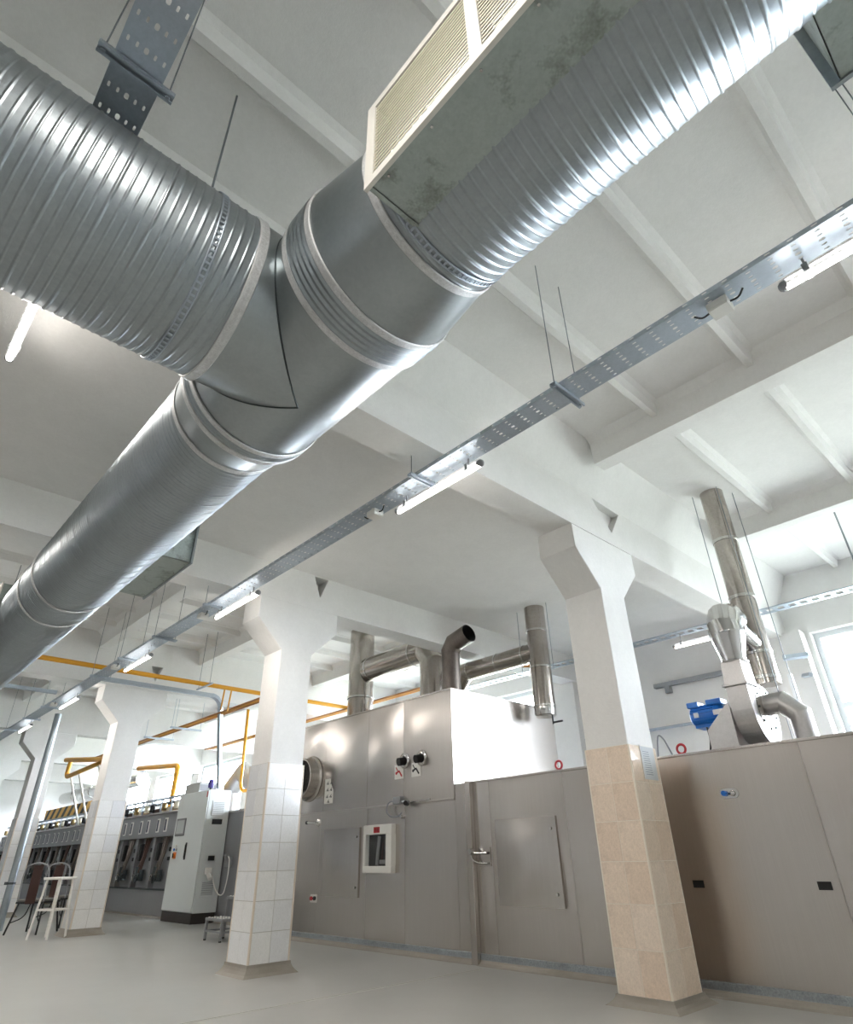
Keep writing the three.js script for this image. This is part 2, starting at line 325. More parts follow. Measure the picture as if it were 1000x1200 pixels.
function strap(c, axis, r, w) {                                     // punched steel hanger strap
  const n = 90, geos = [-1, 1].map((s) => ring([0, s * w * 0.38, 0], 'y', r, w * 0.24, 0.003, 72));
  for (let k = 0; k < n; k++) { const a = k / n * Math.PI * 2; geos.push(new THREE.BoxGeometry(0.008, w * 0.6, 0.003).translate(0, 0, r + 0.0015).rotateY(a)); }
  for (const g of geos) { if (axis === 'x') g.rotateZ(-Math.PI / 2); else g.rotateX(Math.PI / 2); g.translate(...c); }
  return geos;
}
const DY = 2.917, DZ = -0.9926, BX = -1.857, R1 = 0.315, R2 = 0.36;
const duct = thing('spiral_duct', 'large galvanised spiral ventilation duct with a tee branch and outlet boxes under the ceiling', 'duct');
mesh('spiral_section', spiral(3.6, R1, 110).translate(-0.97, DY, DZ), mGalv, duct);
mesh('spiral_section', spiral(4.0, R1, 110).translate(-6.55, DY, DZ), mGalv, duct);
mesh('spiral_section', spiral(13.45, R1, 56).translate(-20, DY, DZ), mGalv, duct);
mesh('reducer', turned([-0.97, DY, DZ], '-x', [[R1 + 0.003, 0], [R1 + 0.004, 0.03], [R2, 0.28], [R2, 0.31]], 96), mSmooth, duct);
mesh('ribbed_collar', turned([-1.28, DY, DZ], '-x', [[R2 + 0.004, 0], ...[0, 1, 2, 3, 4].flatMap((k) => [[R2 + 0.006, 0.016 + k * 0.025], [R2 + 0.012, 0.022 + k * 0.025], [R2 + 0.012, 0.028 + k * 0.025], [R2 + 0.006, 0.034 + k * 0.025]]), [R2 + 0.004, 0.15]], 96), mGalv, duct);
mesh('tee_body', cyl([-2.27, DY, DZ], [-1.42, DY, DZ], R2, 120, R2, true), mSmooth, duct);
mesh('ribbed_collar', turned([-2.26, DY, DZ], '-x', [[R2 + 0.002, 0], ...[0, 1, 2].flatMap((k) => [[R2 + 0.004, 0.012 + k * 0.02], [R2 + 0.009, 0.017 + k * 0.02], [R2 + 0.009, 0.021 + k * 0.02], [R2 + 0.004, 0.026 + k * 0.02]]), [R2 + 0.002, 0.08]], 96), mGalv, duct);
mesh('reducer', turned([-2.34, DY, DZ], '-x', [[R2, 0], [R2, 0.02], [R1 + 0.004, 0.2], [R1 + 0.003, 0.24]], 96), mSmooth, duct);
for (const [x, r] of [[-0.985, R1 + 0.002], [-1.275, R2 + 0.002], [-1.425, R2 + 0.004], [-2.265, R2 + 0.002], [-2.345, R2 + 0.002], [-2.56, R1 + 0.002]]) mesh('sealing_band', ring([x, DY, DZ], 'x', r, 0.032, 0.007, 110), mBand, duct);
for (const x of [-5.25, -5.7, -9.2, -9.6]) mesh('joint_band', ring([x, DY, DZ], 'x', R1 + 0.002, 0.03, 0.008, 72), mBand, duct);
mesh('hanger_strap', strap([-0.925, DY, DZ], 'x', R1 + 0.004, 0.03), mTray, duct);
// the branch towards the other side of the hall
const branch = spiral(5.2, R2, 120).rotateY(-Math.PI / 2).translate(BX, DY, -0.57);
mesh('branch_section', branch, mGalv, duct);
mesh('branch_stub', cyl([BX, DY, DZ], [BX, DY, -0.56], R2 - 0.001, 120, R2 - 0.001, true), mSmooth, duct);
mesh('sealing_band', ring([BX, DY, -0.575], 'z', R2 + 0.002, 0.04, 0.007, 110), mBand, duct);
mesh('hanger_strap', strap([BX, DY, -0.41], 'z', R2 + 0.004, 0.03), mTray, duct);
for (const s of [-1, 1]) {                                          // folded seam where the branch meets the tee
  const pts = []; for (let k = 0; k <= 40; k++) { const a = -Math.PI / 2 + Math.PI * k / 40; pts.push(V(BX + s * R2 * Math.cos(a), DY + R2 * Math.sin(a), DZ + R2 * Math.cos(a))); }
  mesh('saddle_seam', new THREE.TubeGeometry(new THREE.CatmullRomCurve3(pts), 80, 0.004, 6), mDarkSteel, duct);
}
// outlet boxes on the duct
function outletBox(x0, x1, y0, y1, side, face, grille) {
  const b = part('outlet_box', duct), zi = DZ + side * 0.13, zf = face;
  const zs = [zi, zf - side * 0.014].sort((a, c) => a - c);
  mesh('casing', [bx(x0, x1, y0, y0 + 0.003, ...zs), bx(x0, x1, y1 - 0.003, y1, ...zs), bx(x0, x0 + 0.003, y0, y1, ...zs), bx(x1 - 0.003, x1, y0, y1, ...zs)], mBoxZinc, b);
  const fz = [zf - side * 0.014, zf].sort((a, c) => a - c), o = 0.025, m = (x0 + x1) / 2;
  const fr = side > 0 ? mGrilleWhite : mGalv;                       // bare flange on the boxes seen from behind
  mesh('frame', [bx(x0 - o, x1 + o, y0 - 0.008, y0 + 0.028, ...fz), bx(x0 - o, x1 + o, y1 - 0.028, y1 + 0.008, ...fz), bx(x0 - o, x0 + 0.016, y0 + 0.028, y1 - 0.028, ...fz), bx(x1 - 0.016, x1 + o, y0 + 0.028, y1 - 0.028, ...fz), bx(m - 0.022, m + 0.022, y0 + 0.028, y1 - 0.028, ...fz)], fr, b);
  if (grille) {
    const n = 20, step = (y1 - y0 - 0.056) / n;
    for (const [a, c] of [[x0 + 0.016, m - 0.022], [m + 0.022, x1 - 0.016]]) {
      const g = new THREE.BoxGeometry(c - a, 0.0065, 0.002).rotateX(side * 0.12).translate(0, 0, side * 0.004); uvMetres(g); g.userData.done = true;
      for (let k = 0; k < n; k++) { const s = mesh('slat', g, mSlat, b); s.position.set((a + c) / 2, y0 + 0.028 + (k + 0.5) * step, zf - side * 0.01); }
    }
  }
  const screw = new THREE.CylinderGeometry(0.004, 0.004, 0.004, 8);
  for (let x = x0 + 0.06; x < x1; x += 0.19) { const s = mesh('screw', screw, mChrome, b); s.position.set(x, y0 - 0.002, zf - side * 0.03); }
}
outletBox(-0.9, 0.0, 2.643, 3.09, 1, -0.632, true);
outletBox(-4.92, -4.05, 2.733, 3.06, -1, -1.46, true);
outletBox(0.18, 1.08, 2.7, 3.12, -1, -1.45, true);
outletBox(-7.3, -6.4, 2.75, 3.12, 1, -0.632, true);
{ // folded end flange of the near box
  const f = bx(-0.915, -0.9, 2.639, 2.648, -0.84, -0.645); mesh('end_flange', f, mBoxZinc, duct);
}
for (const [x, z, y0] of [[-1.77, -0.41, 3.26], [-0.925, -0.98, 3.22], [-6.9, -0.98, 3.22], [-8.6, -0.98, 3.22]]) {
  mesh('hanger_rod', cyl([x, y0, z], [x, CEIL, z], 0.005, 6), mRod, duct);
}

// ---------------------------------------------------------------- cable trays, hangers, lamps
const rr = (x, y, w, h) => { const r = Math.min(w, h) / 2, p = new THREE.Path(); if (w >= h) { p.absarc(x - w / 2 + r, y, r, Math.PI / 2, Math.PI * 1.5, false).absarc(x + w / 2 - r, y, r, -Math.PI / 2, Math.PI / 2, false); } else { p.absarc(x, y - h / 2 + r, r, Math.PI, Math.PI * 2, false).absarc(x, y + h / 2 - r, r, 0, Math.PI, false); } p.closePath(); return p; };
const rot = (p) => new THREE.Path(p.getPoints(3).reverse());
function perforated(L, w, t, rows, lat, side) {
  const s = new THREE.Shape([[0, -w / 2], [L, -w / 2], [L, w / 2], [0, w / 2]].map((p) => new THREE.Vector2(...p)));
  for (let k = 0; k < rows; k++) { const x = L * (k + 0.5) / rows; lat.forEach((q, i) => s.holes.push(rot(side ? rr(x, q, 0.026, 0.009) : i === 2 ? rr(x, q, 0.026, 0.016) : rr(x, q, 0.022, 0.009)))); }
  return new THREE.ExtrudeGeometry(s, { depth: t, bevelEnabled: false, curveSegments: 3 });
}
const TW = 0.17, TH = 0.03, TL = 2.95, TY = 3.183;
const trayBottom = perforated(TL, TW, 0.0015, 30, [-0.064, -0.032, 0, 0.032, 0.064]).rotateX(-Math.PI / 2);
const traySide = perforated(TL, TH, 0.0015, 30, [0.004], true);
for (const g of [trayBottom, traySide]) { uvMetres(g); g.userData.done = true; }
function trayRun(label, x0, n, y, z, group) {
  const t = thing('cable_tray', label, 'cable tray', [x0, y, z], 0, group);
  for (let k = 0; k < n; k++) {
    const a = mesh('tray_base', trayBottom, mTray, t); a.position.set(k * TL, 0, 0);
    for (const s of [-1, 1]) { const b = mesh('tray_side', traySide, mTray, t); b.position.set(k * TL, TH / 2, s * TW / 2 - (s > 0 ? 0.0015 : 0)); }
    if (k) mesh('joint_plate', bx(k * TL - 0.05, k * TL + 0.05, 0.003, TH - 0.002, TW / 2, TW / 2 + 0.002), mGalv, t);
  }
  return t;
}
trayRun('long perforated galvanised cable tray running beside the big duct, lamps hung under it', 1.0 - 6 * TL, 6, TY, -2.457, 'perforated trays');
const tray2 = trayRun('short perforated cable tray seen from straight below, above the branch duct', -2.35, 2, 3.37, 0, 'perforated trays');
function hanger(x, y, z, w, top, label) {                            // slotted channel under a tray on two threaded rods
  const h = thing('tray_hanger', label, 'hanger', [x, y, z], 0, 'tray hangers on threaded rods');
  mesh('channel', [bx(-0.02, 0.02, -0.004, -0.002, -w / 2, w / 2), bx(-0.02, -0.018, -0.022, -0.004, -w / 2, w / 2), bx(0.018, 0.02, -0.022, -0.004, -w / 2, w / 2), bx(-0.018, -0.009, -0.022, -0.02, -w / 2, w / 2), bx(0.009, 0.018, -0.022, -0.02, -w / 2, w / 2)], mTray, h);
  for (const s of [-1, 1]) { mesh('threaded_rod', cyl([0, -0.03, s * (w / 2 - 0.02)], [0, top - y, s * (w / 2 - 0.02)], 0.003, 6), mRod, h); mesh('nut', new THREE.CylinderGeometry(0.009, 0.009, 0.008, 6).translate(0, -0.026, s * (w / 2 - 0.02)), mTray, h); }
  return h;
}
hanger(-1.39, TY, -2.457, 0.29, CEIL, 'slotted hanger channel with two rods on the long tray, beside the deep girder');
hanger(0.29, TY, -2.457, 0.29, CEIL, 'hanger channel on two rods near the end of the long tray, past the lamp');
hanger(-2.62, TY, -2.457, 0.29, 3.337, 'short hanger under the deep girder over the beige tiled column');
hanger(-5.85, TY, -2.457, 0.29, 3.38, 'short hanger under the girder of the column by the tall oven block');
for (const x of [-7.2, -8.35, -9.45, -12.0, -13.2, -14.6]) hanger(x, TY, -2.457, 0.29, CEIL, 'thin hanger on two rods carrying the long tray in the far part of the hall');
hanger(-1.5, 3.37, 0, 0.27, CEIL, 'slotted hanger channel under the short tray above the branch duct');

function ledLamp(x0, x1, y, z, label, drop = 0.052, lightOn = true) {
  const L = x1 - x0, l = thing('tube_lamp', label, 'lamp', [x0, y, z], 0, 'tube lamps');
  const fins = []; for (let x = 0.03; x < L - 0.02; x += 0.026) fins.push(new THREE.TorusGeometry(0.0245, 0.002, 5, 18, Math.PI * 1.1).rotateZ(-Math.PI * 0.05).rotateY(Math.PI / 2).translate(x, 0.018, 0));
  mesh('housing', [new THREE.CylinderGeometry(0.024, 0.024, L - 0.04, 18, 1, true, -Math.PI * 0.6, Math.PI * 1.2).rotateZ(-Math.PI / 2).translate(L / 2, 0.018, 0), ...fins], mDiffuser, l);
  const strip = new THREE.CylinderGeometry(0.017, 0.017, L - 0.05, 14, 1).rotateZ(-Math.PI / 2).scale(1, 0.75, 1).translate(L / 2, 0, 0);
  mesh('glowing_tube', strip, mLed, l);
  for (const x of [0.02, L - 0.02]) mesh('end_cap', turned([x, 0.014, 0], x < 0.1 ? '-x' : 'x', [[0.001, 0.028], [0.014, 0.025], [0.025, 0.012], [0.026, -0.012], [0.001, -0.012]], 18), mGreyPaint, l);
  for (const x of [0.12, L - 0.12]) { mesh('clip', [bx(x - 0.012, x + 0.012, 0.044, 0.05, -0.03, 0.03), bx(x - 0.005, x + 0.005, 0.05, 0.05 + drop, -0.004, 0.004), bx(x - 0.012, x + 0.012, 0.0, 0.046, 0.03, 0.032), bx(x - 0.012, x + 0.012, 0.0, 0.046, -0.032, -0.03)], mGreyPaint, l); }
  if (lightOn) {
    const a = new THREE.RectAreaLight(LED_COLOR, LED_POWER, L - 0.06, 0.04);
    a.position.set(L / 2, -0.024, 0); a.rotation.x = -Math.PI / 2; a.castShadow = true; l.add(a);
  }
  return l;
}
const lampNames = ['lit tube lamp at the near end of the long tray, under the ribbed ceiling', 'lit tube lamp on the long tray under the deep girder', 'lit tube lamp on the long tray next to the column by the tall oven block', 'lit tube lamp on the long tray by the brown crossing pipe', 'lit tube lamp on the long tray before the head of the column behind the chairs', 'lit tube lamp on the long tray at the column with the conduit'];
[[-0.25, 0.65], [-2.98, -2.11], [-5.94, -5.02], [-8.59, -7.67], [-11.53, -10.55], [-14.2, -13.3]].forEach(([a, b], i) => ledLamp(a, b, 3.08, -2.5, lampNames[i]));
ledLamp(-3.74, -2.9, 3.55, 0, 'lit tube lamp on the flat ceiling beyond the branch duct', 0.2);
ledLamp(-0.95, -0.05, 3.27, 0, 'lit tube lamp under the short tray, past its slotted hanger');
ledLamp(1.9, 2.8, 3.27, 0, 'tube lamp under the far end of the short tray');
for (const x of [-7.0, -9.6, -12.4]) ledLamp(x, x + 0.9, 3.3, 0.0, 'tube lamp continuing the row of the short tray, over the open aisle', 0.85);
for (const x of [3.4, 0.5, -1.8, -5.1, -8.0, -12.2, -14.9]) ledLamp(x, x + 0.9, 3.3, 4.2, 'tube lamp in the row over the far side of the aisle', x > -2 || x < -6 ? 0.85 : 0.45);
ledLamp(-3.33, -2.45, 3.11, -7.4, 'tube lamp under the tray by the back wall behind the fan', 0.09);
function junctionBox(x, y, z, label) {
  const b = thing('junction_box', label, 'junction box', [x, y, z], 0, 'white junction boxes on the long tray');
  mesh('box', rbx(-0.05, 0.05, -0.045, 0, -0.045, 0.045, 0.006), mWhite, b); mesh('lid', rbx(-0.047, 0.047, -0.052, -0.045, -0.042, 0.042, 0.003), mWhite, b);
  for (const s of [-1, 1]) mesh('cable', pipe([[s * 0.05, -0.022, 0], [s * 0.09, -0.03, 0.0], [s * 0.12, 0.0, 0.01]], 0.005, 0.03, 6), mRubber, b);
}
junctionBox(-0.5, TY - 0.001, -2.47, 'white junction box on the long tray near its lit end, by the ceiling rib');
junctionBox(-3.2, TY - 0.001, -2.47, 'white junction box on the long tray beyond the deep girder lamp');
junctionBox(-6.15, TY - 0.001, -2.45, 'white junction box on the long tray past the column by the tall oven block');
junctionBox(-8.75, TY - 0.001, -2.42, 'white junction box on the long tray by the brown crossing pipe');
junctionBox(-11.65, TY - 0.001, -2.42, 'white junction box on the long tray before the conduit');

// ---------------------------------------------------------------- ovens
const OZ = -4.976, OB = -6.9;
function panelGeo(w, h, d, bulge, wob, sd) {                        // sheet panel whose front face is very slightly domed and wavy
  const g = new THREE.BoxGeometry(w, h, d, 8, 12, 1), p = g.attributes.position;
  for (let i = 0; i < p.count; i++) if (p.getZ(i) > 0) {
    const u = p.getX(i) / w * 2, v = p.getY(i) / h * 2, e = (1 - u ** 4) * (1 - v ** 4);
    p.setZ(i, p.getZ(i) + e * (bulge * (1 - u * u) * (1 - v * v) + wob * (Math.sin(u * 2.3 + sd) + Math.sin(v * 3.7 + sd * 2.1) + Math.sin(u * 1.3 - v * 2.9 + sd * 1.3))));
  }
  g.computeVertexNormals(); return g;
}
function panel(parent, x0, x1, y0, y1, z, m = mSteel, bulge = 0.004, wob = 0.0018, d = 0.02, name = 'panel') {
  const q = mesh(name, panelGeo(x1 - x0 - 0.003, y1 - y0 - 0.003, d, bulge, wob, rnd() * 9), m, parent); q.position.set((x0 + x1) / 2, (y0 + y1) / 2, z - d / 2); return q;
}
function ovenBase(o, x0, x1, z) {
  mesh('skirt', rbx(x0, x1, 0.03, 0.086, z - 0.05, z + 0.008, 0.004), mSkirt, o);
  const c = extrudeShape([[0, 0], [0.085, 0], [0.05, 0.008], [0.025, 0.025], [0.014, 0.045], [0, 0.045]], x1 - x0).rotateY(-Math.PI / 2).translate(x1, 0, z - 0.01);
  mesh('floor_coving', c, mCurb, o);
}
// long low oven on the right
const LT = 1.539;
const oven = thing('low_oven', 'long low stainless steel oven behind the beige tiled column, with a fan on top', 'oven');
mesh('carcass', bx(-4.66, 1.6, 0.03, LT - 0.02, OB, OZ - 0.02), mMidGrey, oven);
const lowSeams = [-4.66, -4.443, -3.54, -2.6, -1.51, -0.42, 0.6, 1.6];
for (let k = 0; k + 1 < lowSeams.length; k++) panel(oven, lowSeams[k], lowSeams[k + 1], 0.086, LT - 0.018, OZ, k === 1 || k === 3 ? mSteel : mSteel2);
mesh('top_trim', rbx(-4.66, 1.6, LT - 0.02, LT, OB, OZ + 0.012, 0.003), mSteelFine, oven);
ovenBase(oven, -4.66, 1.6, OZ);
function hatch(o, x0, x1, y0, y1, z, label) {
  const h = part('access_hatch', o, [0, 0, 0]);
  panel(h, x0, x1, y0, y1, z + 0.03, mSteelFine, 0.022, 0.0015, 0.03, 'hatch_door');
  for (const [x, y] of [[x1 - 0.06, y1 - 0.1], [x1 - 0.06, y0 + 0.1]]) mesh('lock', cyl([x, y, z + 0.03], [x, y, z + 0.042], 0.012, 12), mChrome, h);
  for (const y of [y0 + 0.12, y1 - 0.12]) mesh('hinge', cyl([x0 - 0.006, y - 0.05, z + 0.012], [x0 - 0.006, y + 0.05, z + 0.012], 0.008, 8), mChrome, h);
  return h;
}
hatch(oven, -4.37, -3.645, 0.462, 1.166, OZ);
for (const x of [-2.447, -1.603]) {                                 // recessed black pull handles
  const p = part('recessed_pull', oven);
  mesh('bezel', [bx(x - 0.041, x + 0.041, 0.63, 0.636, OZ, OZ + 0.006), bx(x - 0.041, x + 0.041, 0.671, 0.677, OZ, OZ + 0.006), bx(x - 0.041, x - 0.035, 0.636, 0.671, OZ, OZ + 0.006), bx(x + 0.035, x + 0.041, 0.636, 0.671, OZ, OZ + 0.006)], mBlack, p);
  mesh('cup', bx(x - 0.035, x + 0.035, 0.636, 0.671, OZ - 0.004, OZ + 0.0025), mBlack, p);
}
{ // chrome plate with a blue stop valve
  const p = part('stop_valve', oven, [-2.066, 1.228, OZ + 0.003]);
  const s = new THREE.Shape(); s.absarc(-0.036, 0, 0.033, Math.PI / 2, -Math.PI / 2, false).absarc(0.036, 0, 0.033, -Math.PI / 2, Math.PI / 2, false);
  mesh('plate', new THREE.ExtrudeGeometry(s, { depth: 0.006, bevelEnabled: true, bevelSize: 0.002, bevelThickness: 0.002, bevelSegments: 1 }), mChrome, p);
  const k = mesh('knob', [new THREE.CylinderGeometry(0.018, 0.02, 0.03, 14).rotateX(Math.PI / 2).translate(-0.03, 0.002, 0.02), rbx(-0.045, 0.0, -0.006, 0.008, 0.03, 0.042, 0.004)], mBlue, p);
  mesh('gauge', [turned([0.028, 0, 0.006], 'z', [[0.001, 0.012], [0.016, 0.012], [0.02, 0.008], [0.02, 0]], 18)], mChrome, p);
  mesh('bolt', new THREE.CylinderGeometry(0.007, 0.007, 0.01, 8).rotateX(Math.PI / 2).translate(0.004, -0.004, 0.012), mDarkSteel, p);
}
{ // post with the door latch between the two oven blocks
  const p = part('corner_post', oven);
  mesh('channel', rbx(-4.735, -4.662, 0.0, LT, OZ - 0.04, OZ + 0.055, 0.004), mSteel2, p);
  const l = part('latch', oven);
  mesh('latch_plate', rbx(-4.62, -4.47, 0.775, 0.935, OZ, OZ + 0.006, 0.002), mSteelFine, l);
  mesh('latch_arm', [...pipe([[-4.50, 0.885, OZ + 0.02], [-4.60, 0.885, OZ + 0.05], [-4.69, 0.89, OZ + 0.075]], 0.012, 0.03, 8), ...pipe([[-4.5, 0.80, OZ + 0.02], [-4.6, 0.80, OZ + 0.04], [-4.66, 0.83, OZ + 0.065], [-4.67, 0.88, OZ + 0.07]], 0.009, 0.03, 8), cyl([-4.66, 0.9, OZ + 0.055], [-4.66, 0.9, OZ + 0.1], 0.026, 14), cyl([-4.55, 0.885, OZ], [-4.55, 0.885, OZ + 0.035], 0.014, 10)], mChrome, l);
}
// tall oven block
const TT = 2.55, TX0 = -8.0, TX1 = -4.937, MID = 1.4;
const tall = thing('tall_oven_block', 'tall stainless steel oven block with a viewing window, behind the white tiled column', 'oven');
mesh('carcass', bx(TX0, TX1 - 0.02, 0.03, TT - 0.02, OB, OZ - 0.025), mMidGrey, tall);
const upS = [TX0, -7.376, -6.444, -5.754, TX1], loS = [TX0, -7.42, -6.438, -5.743, TX1 - 0.0, -4.737];
for (let k = 0; k < 4; k++) panel(tall, upS[k], upS[k + 1], MID, TT - 0.02, OZ, k === 3 ? mSteel : mSteel2, 0.007, 0.004, 0.025);
for (let k = 0; k < 5; k++) panel(tall, loS[k], loS[k + 1], 0.086, k === 4 ? LT - 0.004 : MID - 0.004, OZ - 0.012, k === 2 ? mSteel2 : mSteel, 0.003, 0.0012, 0.02);
mesh('ledge_trim', rbx(TX0, TX1, MID - 0.018, MID + 0.002, OZ - 0.02, OZ + 0.006, 0.003), mSteel, tall);
mesh('top_trim', rbx(TX0, TX1 + 0.004, TT - 0.02, TT, OB, OZ + 0.006, 0.003), mSteelFine, tall);
for (const [a, b] of [[OB, -6.28], [-6.28, -5.62], [-5.62, OZ]]) {  // bright side sheets
  const q = mesh('side_panel', panelGeo(b - a - 0.003, TT - 0.023 - LT + 0.02, 0.02, 0.002, 0.0008, a), mSteelFine, tall); q.rotation.y = Math.PI / 2; q.position.set(TX1 - 0.008, (TT + LT) / 2 - 0.02, (a + b) / 2);
}
mesh('side_infill', bx(TX1 - 0.02, -4.74, 0.03, LT - 0.01, OB, OZ - 0.035), mSteel, tall);
ovenBase(tall, TX0, -4.737, OZ - 0.004);
hatch(tall, -7.29, -6.54, 0.47, 1.19, OZ - 0.012);
{ // viewing window
  const w = part('viewing_window', tall), x0 = -6.42, x1 = -5.9, y0 = 0.714, y1 = 1.2, z = OZ - 0.012;
  mesh('frame', [rbx(x0, x1, y1 - 0.1, y1, z, z + 0.07, 0.01), rbx(x0, x1, y0, y0 + 0.07, z, z + 0.07, 0.01), rbx(x0, x0 + 0.05, y0 + 0.068, y1 - 0.098, z, z + 0.069, 0.004), rbx(x1 - 0.1, x1, y0 + 0.068, y1 - 0.098, z, z + 0.069, 0.004)], mWhite, w);
  mesh('recess', bx(x0 + 0.03, x1 - 0.05, y0 + 0.05, y1 - 0.08, z, z + 0.012), mBlack, w);
  mesh('roller', [cyl([-6.2, y0 + 0.08, z + 0.03], [-6.16, y1 - 0.12, z + 0.03], 0.018, 10), bx(-6.15, -6.02, y0 + 0.09, y0 + 0.13, z + 0.02, z + 0.035)], mGreyPaint, w);
  mesh('lever', cyl([-6.11, y0 + 0.13, z + 0.03], [-6.09, y0 + 0.3, z + 0.03], 0.008, 8), mBrown, w);
  mesh('glass', bx(x0 + 0.04, x1 - 0.09, y0 + 0.06, y1 - 0.09, z + 0.05, z + 0.053), mGlass, w);
  mesh('warning_sticker', bx(-6.22, -6.11, y1 - 0.085, y1 - 0.025, z + 0.07, z + 0.0712), mRed, w);
  mesh('sticker_mark', [bx(-6.19, -6.18, y1 - 0.07, y1 - 0.04, z + 0.0712, z + 0.072), bx(-6.16, -6.13, y1 - 0.045, y1 - 0.04, z + 0.0712, z + 0.072), bx(-6.16, -6.13, y1 - 0.058, y1 - 0.053, z + 0.0712, z + 0.072), bx(-6.16, -6.13, y1 - 0.07, y1 - 0.065, z + 0.0712, z + 0.072)], mBlack, w);
}
for (const [x, c] of [[-5.729, 'red'], [-5.431, 'black']]) {         // two damper spindles with pictogram plates
  const d = part('damper_spindle', tall);
  mesh('rosette', turned([x, 1.85, OZ], 'z', [[0.05, 0], [0.085, 0.004], [0.085, 0.014], [0.06, 0.022], [0.05, 0.022]], 24), mChrome, d);
  mesh('spindle', cyl([x - 0.005, 1.848, OZ], [x - 0.02, 1.83, OZ + 0.09], 0.045, 16), mBlack, d);
  const s = part('pictogram_plate', tall), px = x - 0.1, py = 1.735;
  mesh('plate', rbx(px - 0.08, px + 0.08, py - 0.075, py + 0.075, OZ + 0.003, OZ + 0.007, 0.001), mWhite, s);
  mesh('pictogram', [bar([px - 0.05, py - 0.01, OZ + 0.0075], [px, py + 0.012, OZ + 0.0075], 0.02, 0.002), bar([px, py + 0.012, OZ + 0.0075], [px + 0.05, py - 0.05, OZ + 0.0075], 0.02, 0.002), bar([px - 0.02, py + 0.01, OZ + 0.0075], [px - 0.055, py + 0.055, OZ + 0.0075], 0.012, 0.002), cyl([px - 0.05, py - 0.01, OZ + 0.007], [px - 0.05, py - 0.01, OZ + 0.0085], 0.016, 12)], c === 'red' ? mRed : mBlack, s);
}
{ // instruction plate with small pictures
  const s = part('instruction_plate', tall), z = OZ + 0.003, g = [];
  mesh('plate', rbx(-7.35, -7.155, 1.49, 1.79, z, z + 0.005, 0.001), mGrilleWhite, s);
  for (const [x, y] of [[-7.29, 1.74], [-7.21, 1.74], [-7.29, 1.66], [-7.21, 1.66], [-7.29, 1.58], [-7.21, 1.58], [-7.26, 1.52]]) g.push(bar([x - 0.02, y - 0.018, z + 0.0055], [x + 0.02, y + 0.018, z + 0.0055], 0.008, 0.001), cyl([x + 0.015, y - 0.012, z + 0.005], [x + 0.015, y - 0.012, z + 0.006], 0.012, 8));
  mesh('pictures', g, mRubber, s);
}
{ // round burner port with a black motor box, half hidden by the column
  const b = part('burner_port', tall);
  mesh('collar', turned([-7.72, 1.83, OZ], 'z', [[0.19, 0.0], [0.29, 0.004], [0.29, 0.02], [0.25, 0.03], [0.25, 0.16], [0.235, 0.17], [0.001, 0.17]], 36), mSteelFine, b);
  mesh('motor_box', rbx(-7.86, -7.66, 1.66, 2.06, OZ + 0.17, OZ + 0.36, 0.02), mBlack, b);
}
{ // limit switch with hose at the ledge
  const d = part('limit_switch', tall);
  mesh('switch_body', [rbx(-5.87, -5.74, 1.39, 1.47, OZ, OZ + 0.07, 0.008), cyl([-5.74, 1.41, OZ + 0.04], [-5.62, 1.4, OZ + 0.05], 0.02, 10)], mGreyPaint, d);
  mesh('switch_knob', cyl([-5.66, 1.39, OZ + 0.03], [-5.62, 1.39, OZ + 0.09], 0.025, 12), mBlack, d);
  mesh('hose', pipe([[-5.87, 1.43, OZ + 0.04], [-5.97, 1.42, OZ + 0.05], [-6.0, 1.33, OZ + 0.06], [-5.93, 1.27, OZ + 0.06], [-5.8, 1.26, OZ + 0.05], [-5.74, 1.3, OZ + 0.04]], 0.008, 0.06, 8), mGreyPaint, d);
  mesh('fitting', cyl([-5.74, 1.26, OZ], [-5.74, 1.26, OZ + 0.06], 0.016, 10), mChrome, d);
  mesh('slide_rail', bar([-5.62, 1.4, OZ + 0.01], [-5.3, 1.41, OZ + 0.01], 0.014), mSteelFine, d);
}
{ const d = part('small_lever', tall); mesh('escutcheon', turned([-7.47, 1.28, OZ - 0.01], 'z', [[0.001, 0.02], [0.04, 0.016], [0.05, 0]], 18), mChrome, d); mesh('lever_arm', cyl([-7.47, 1.28, OZ + 0.03], [-7.62, 1.285, OZ + 0.07], 0.012, 8), mChrome, d); mesh('lever_knob', new THREE.SphereGeometry(0.022, 10, 8).translate(-7.63, 1.285, OZ + 0.07), mBlack, d); }
{ const d = part('double_button', tall); mesh('button_plate', rbx(-7.54, -7.4, 0.4, 0.485, OZ - 0.012, OZ + 0.0, 0.004), mWhite, d); mesh('red_button', cyl([-7.5, 0.443, OZ], [-7.5, 0.443, OZ + 0.02], 0.022, 12), mRed, d); mesh('black_button', cyl([-7.43, 0.445, OZ], [-7.43, 0.445, OZ + 0.02], 0.022, 12), mBlack, d); }
// low block left of the tall one, dark in the passage
const low2 = thing('low_oven_block', 'low grey steel oven block standing between the control cabinet and the tall oven block', 'oven');
mesh('carcass', bx(-11.3, -8.02, 0.03, 1.6, -6.7, -5.5), mMidGrey, low2);
for (const [a, b] of [[-11.3, -10.0], [-10.0, -9.0], [-9.0, -8.02]]) panel(low2, a, b, 0.09, 1.6, -5.48, mLineGrey);
mesh('top_trim', rbx(-11.3, -8.02, 1.6, 1.64, -6.7, -5.47, 0.004), mSteelFine, low2);
ovenBase(low2, -11.3, -8.02, -5.48);

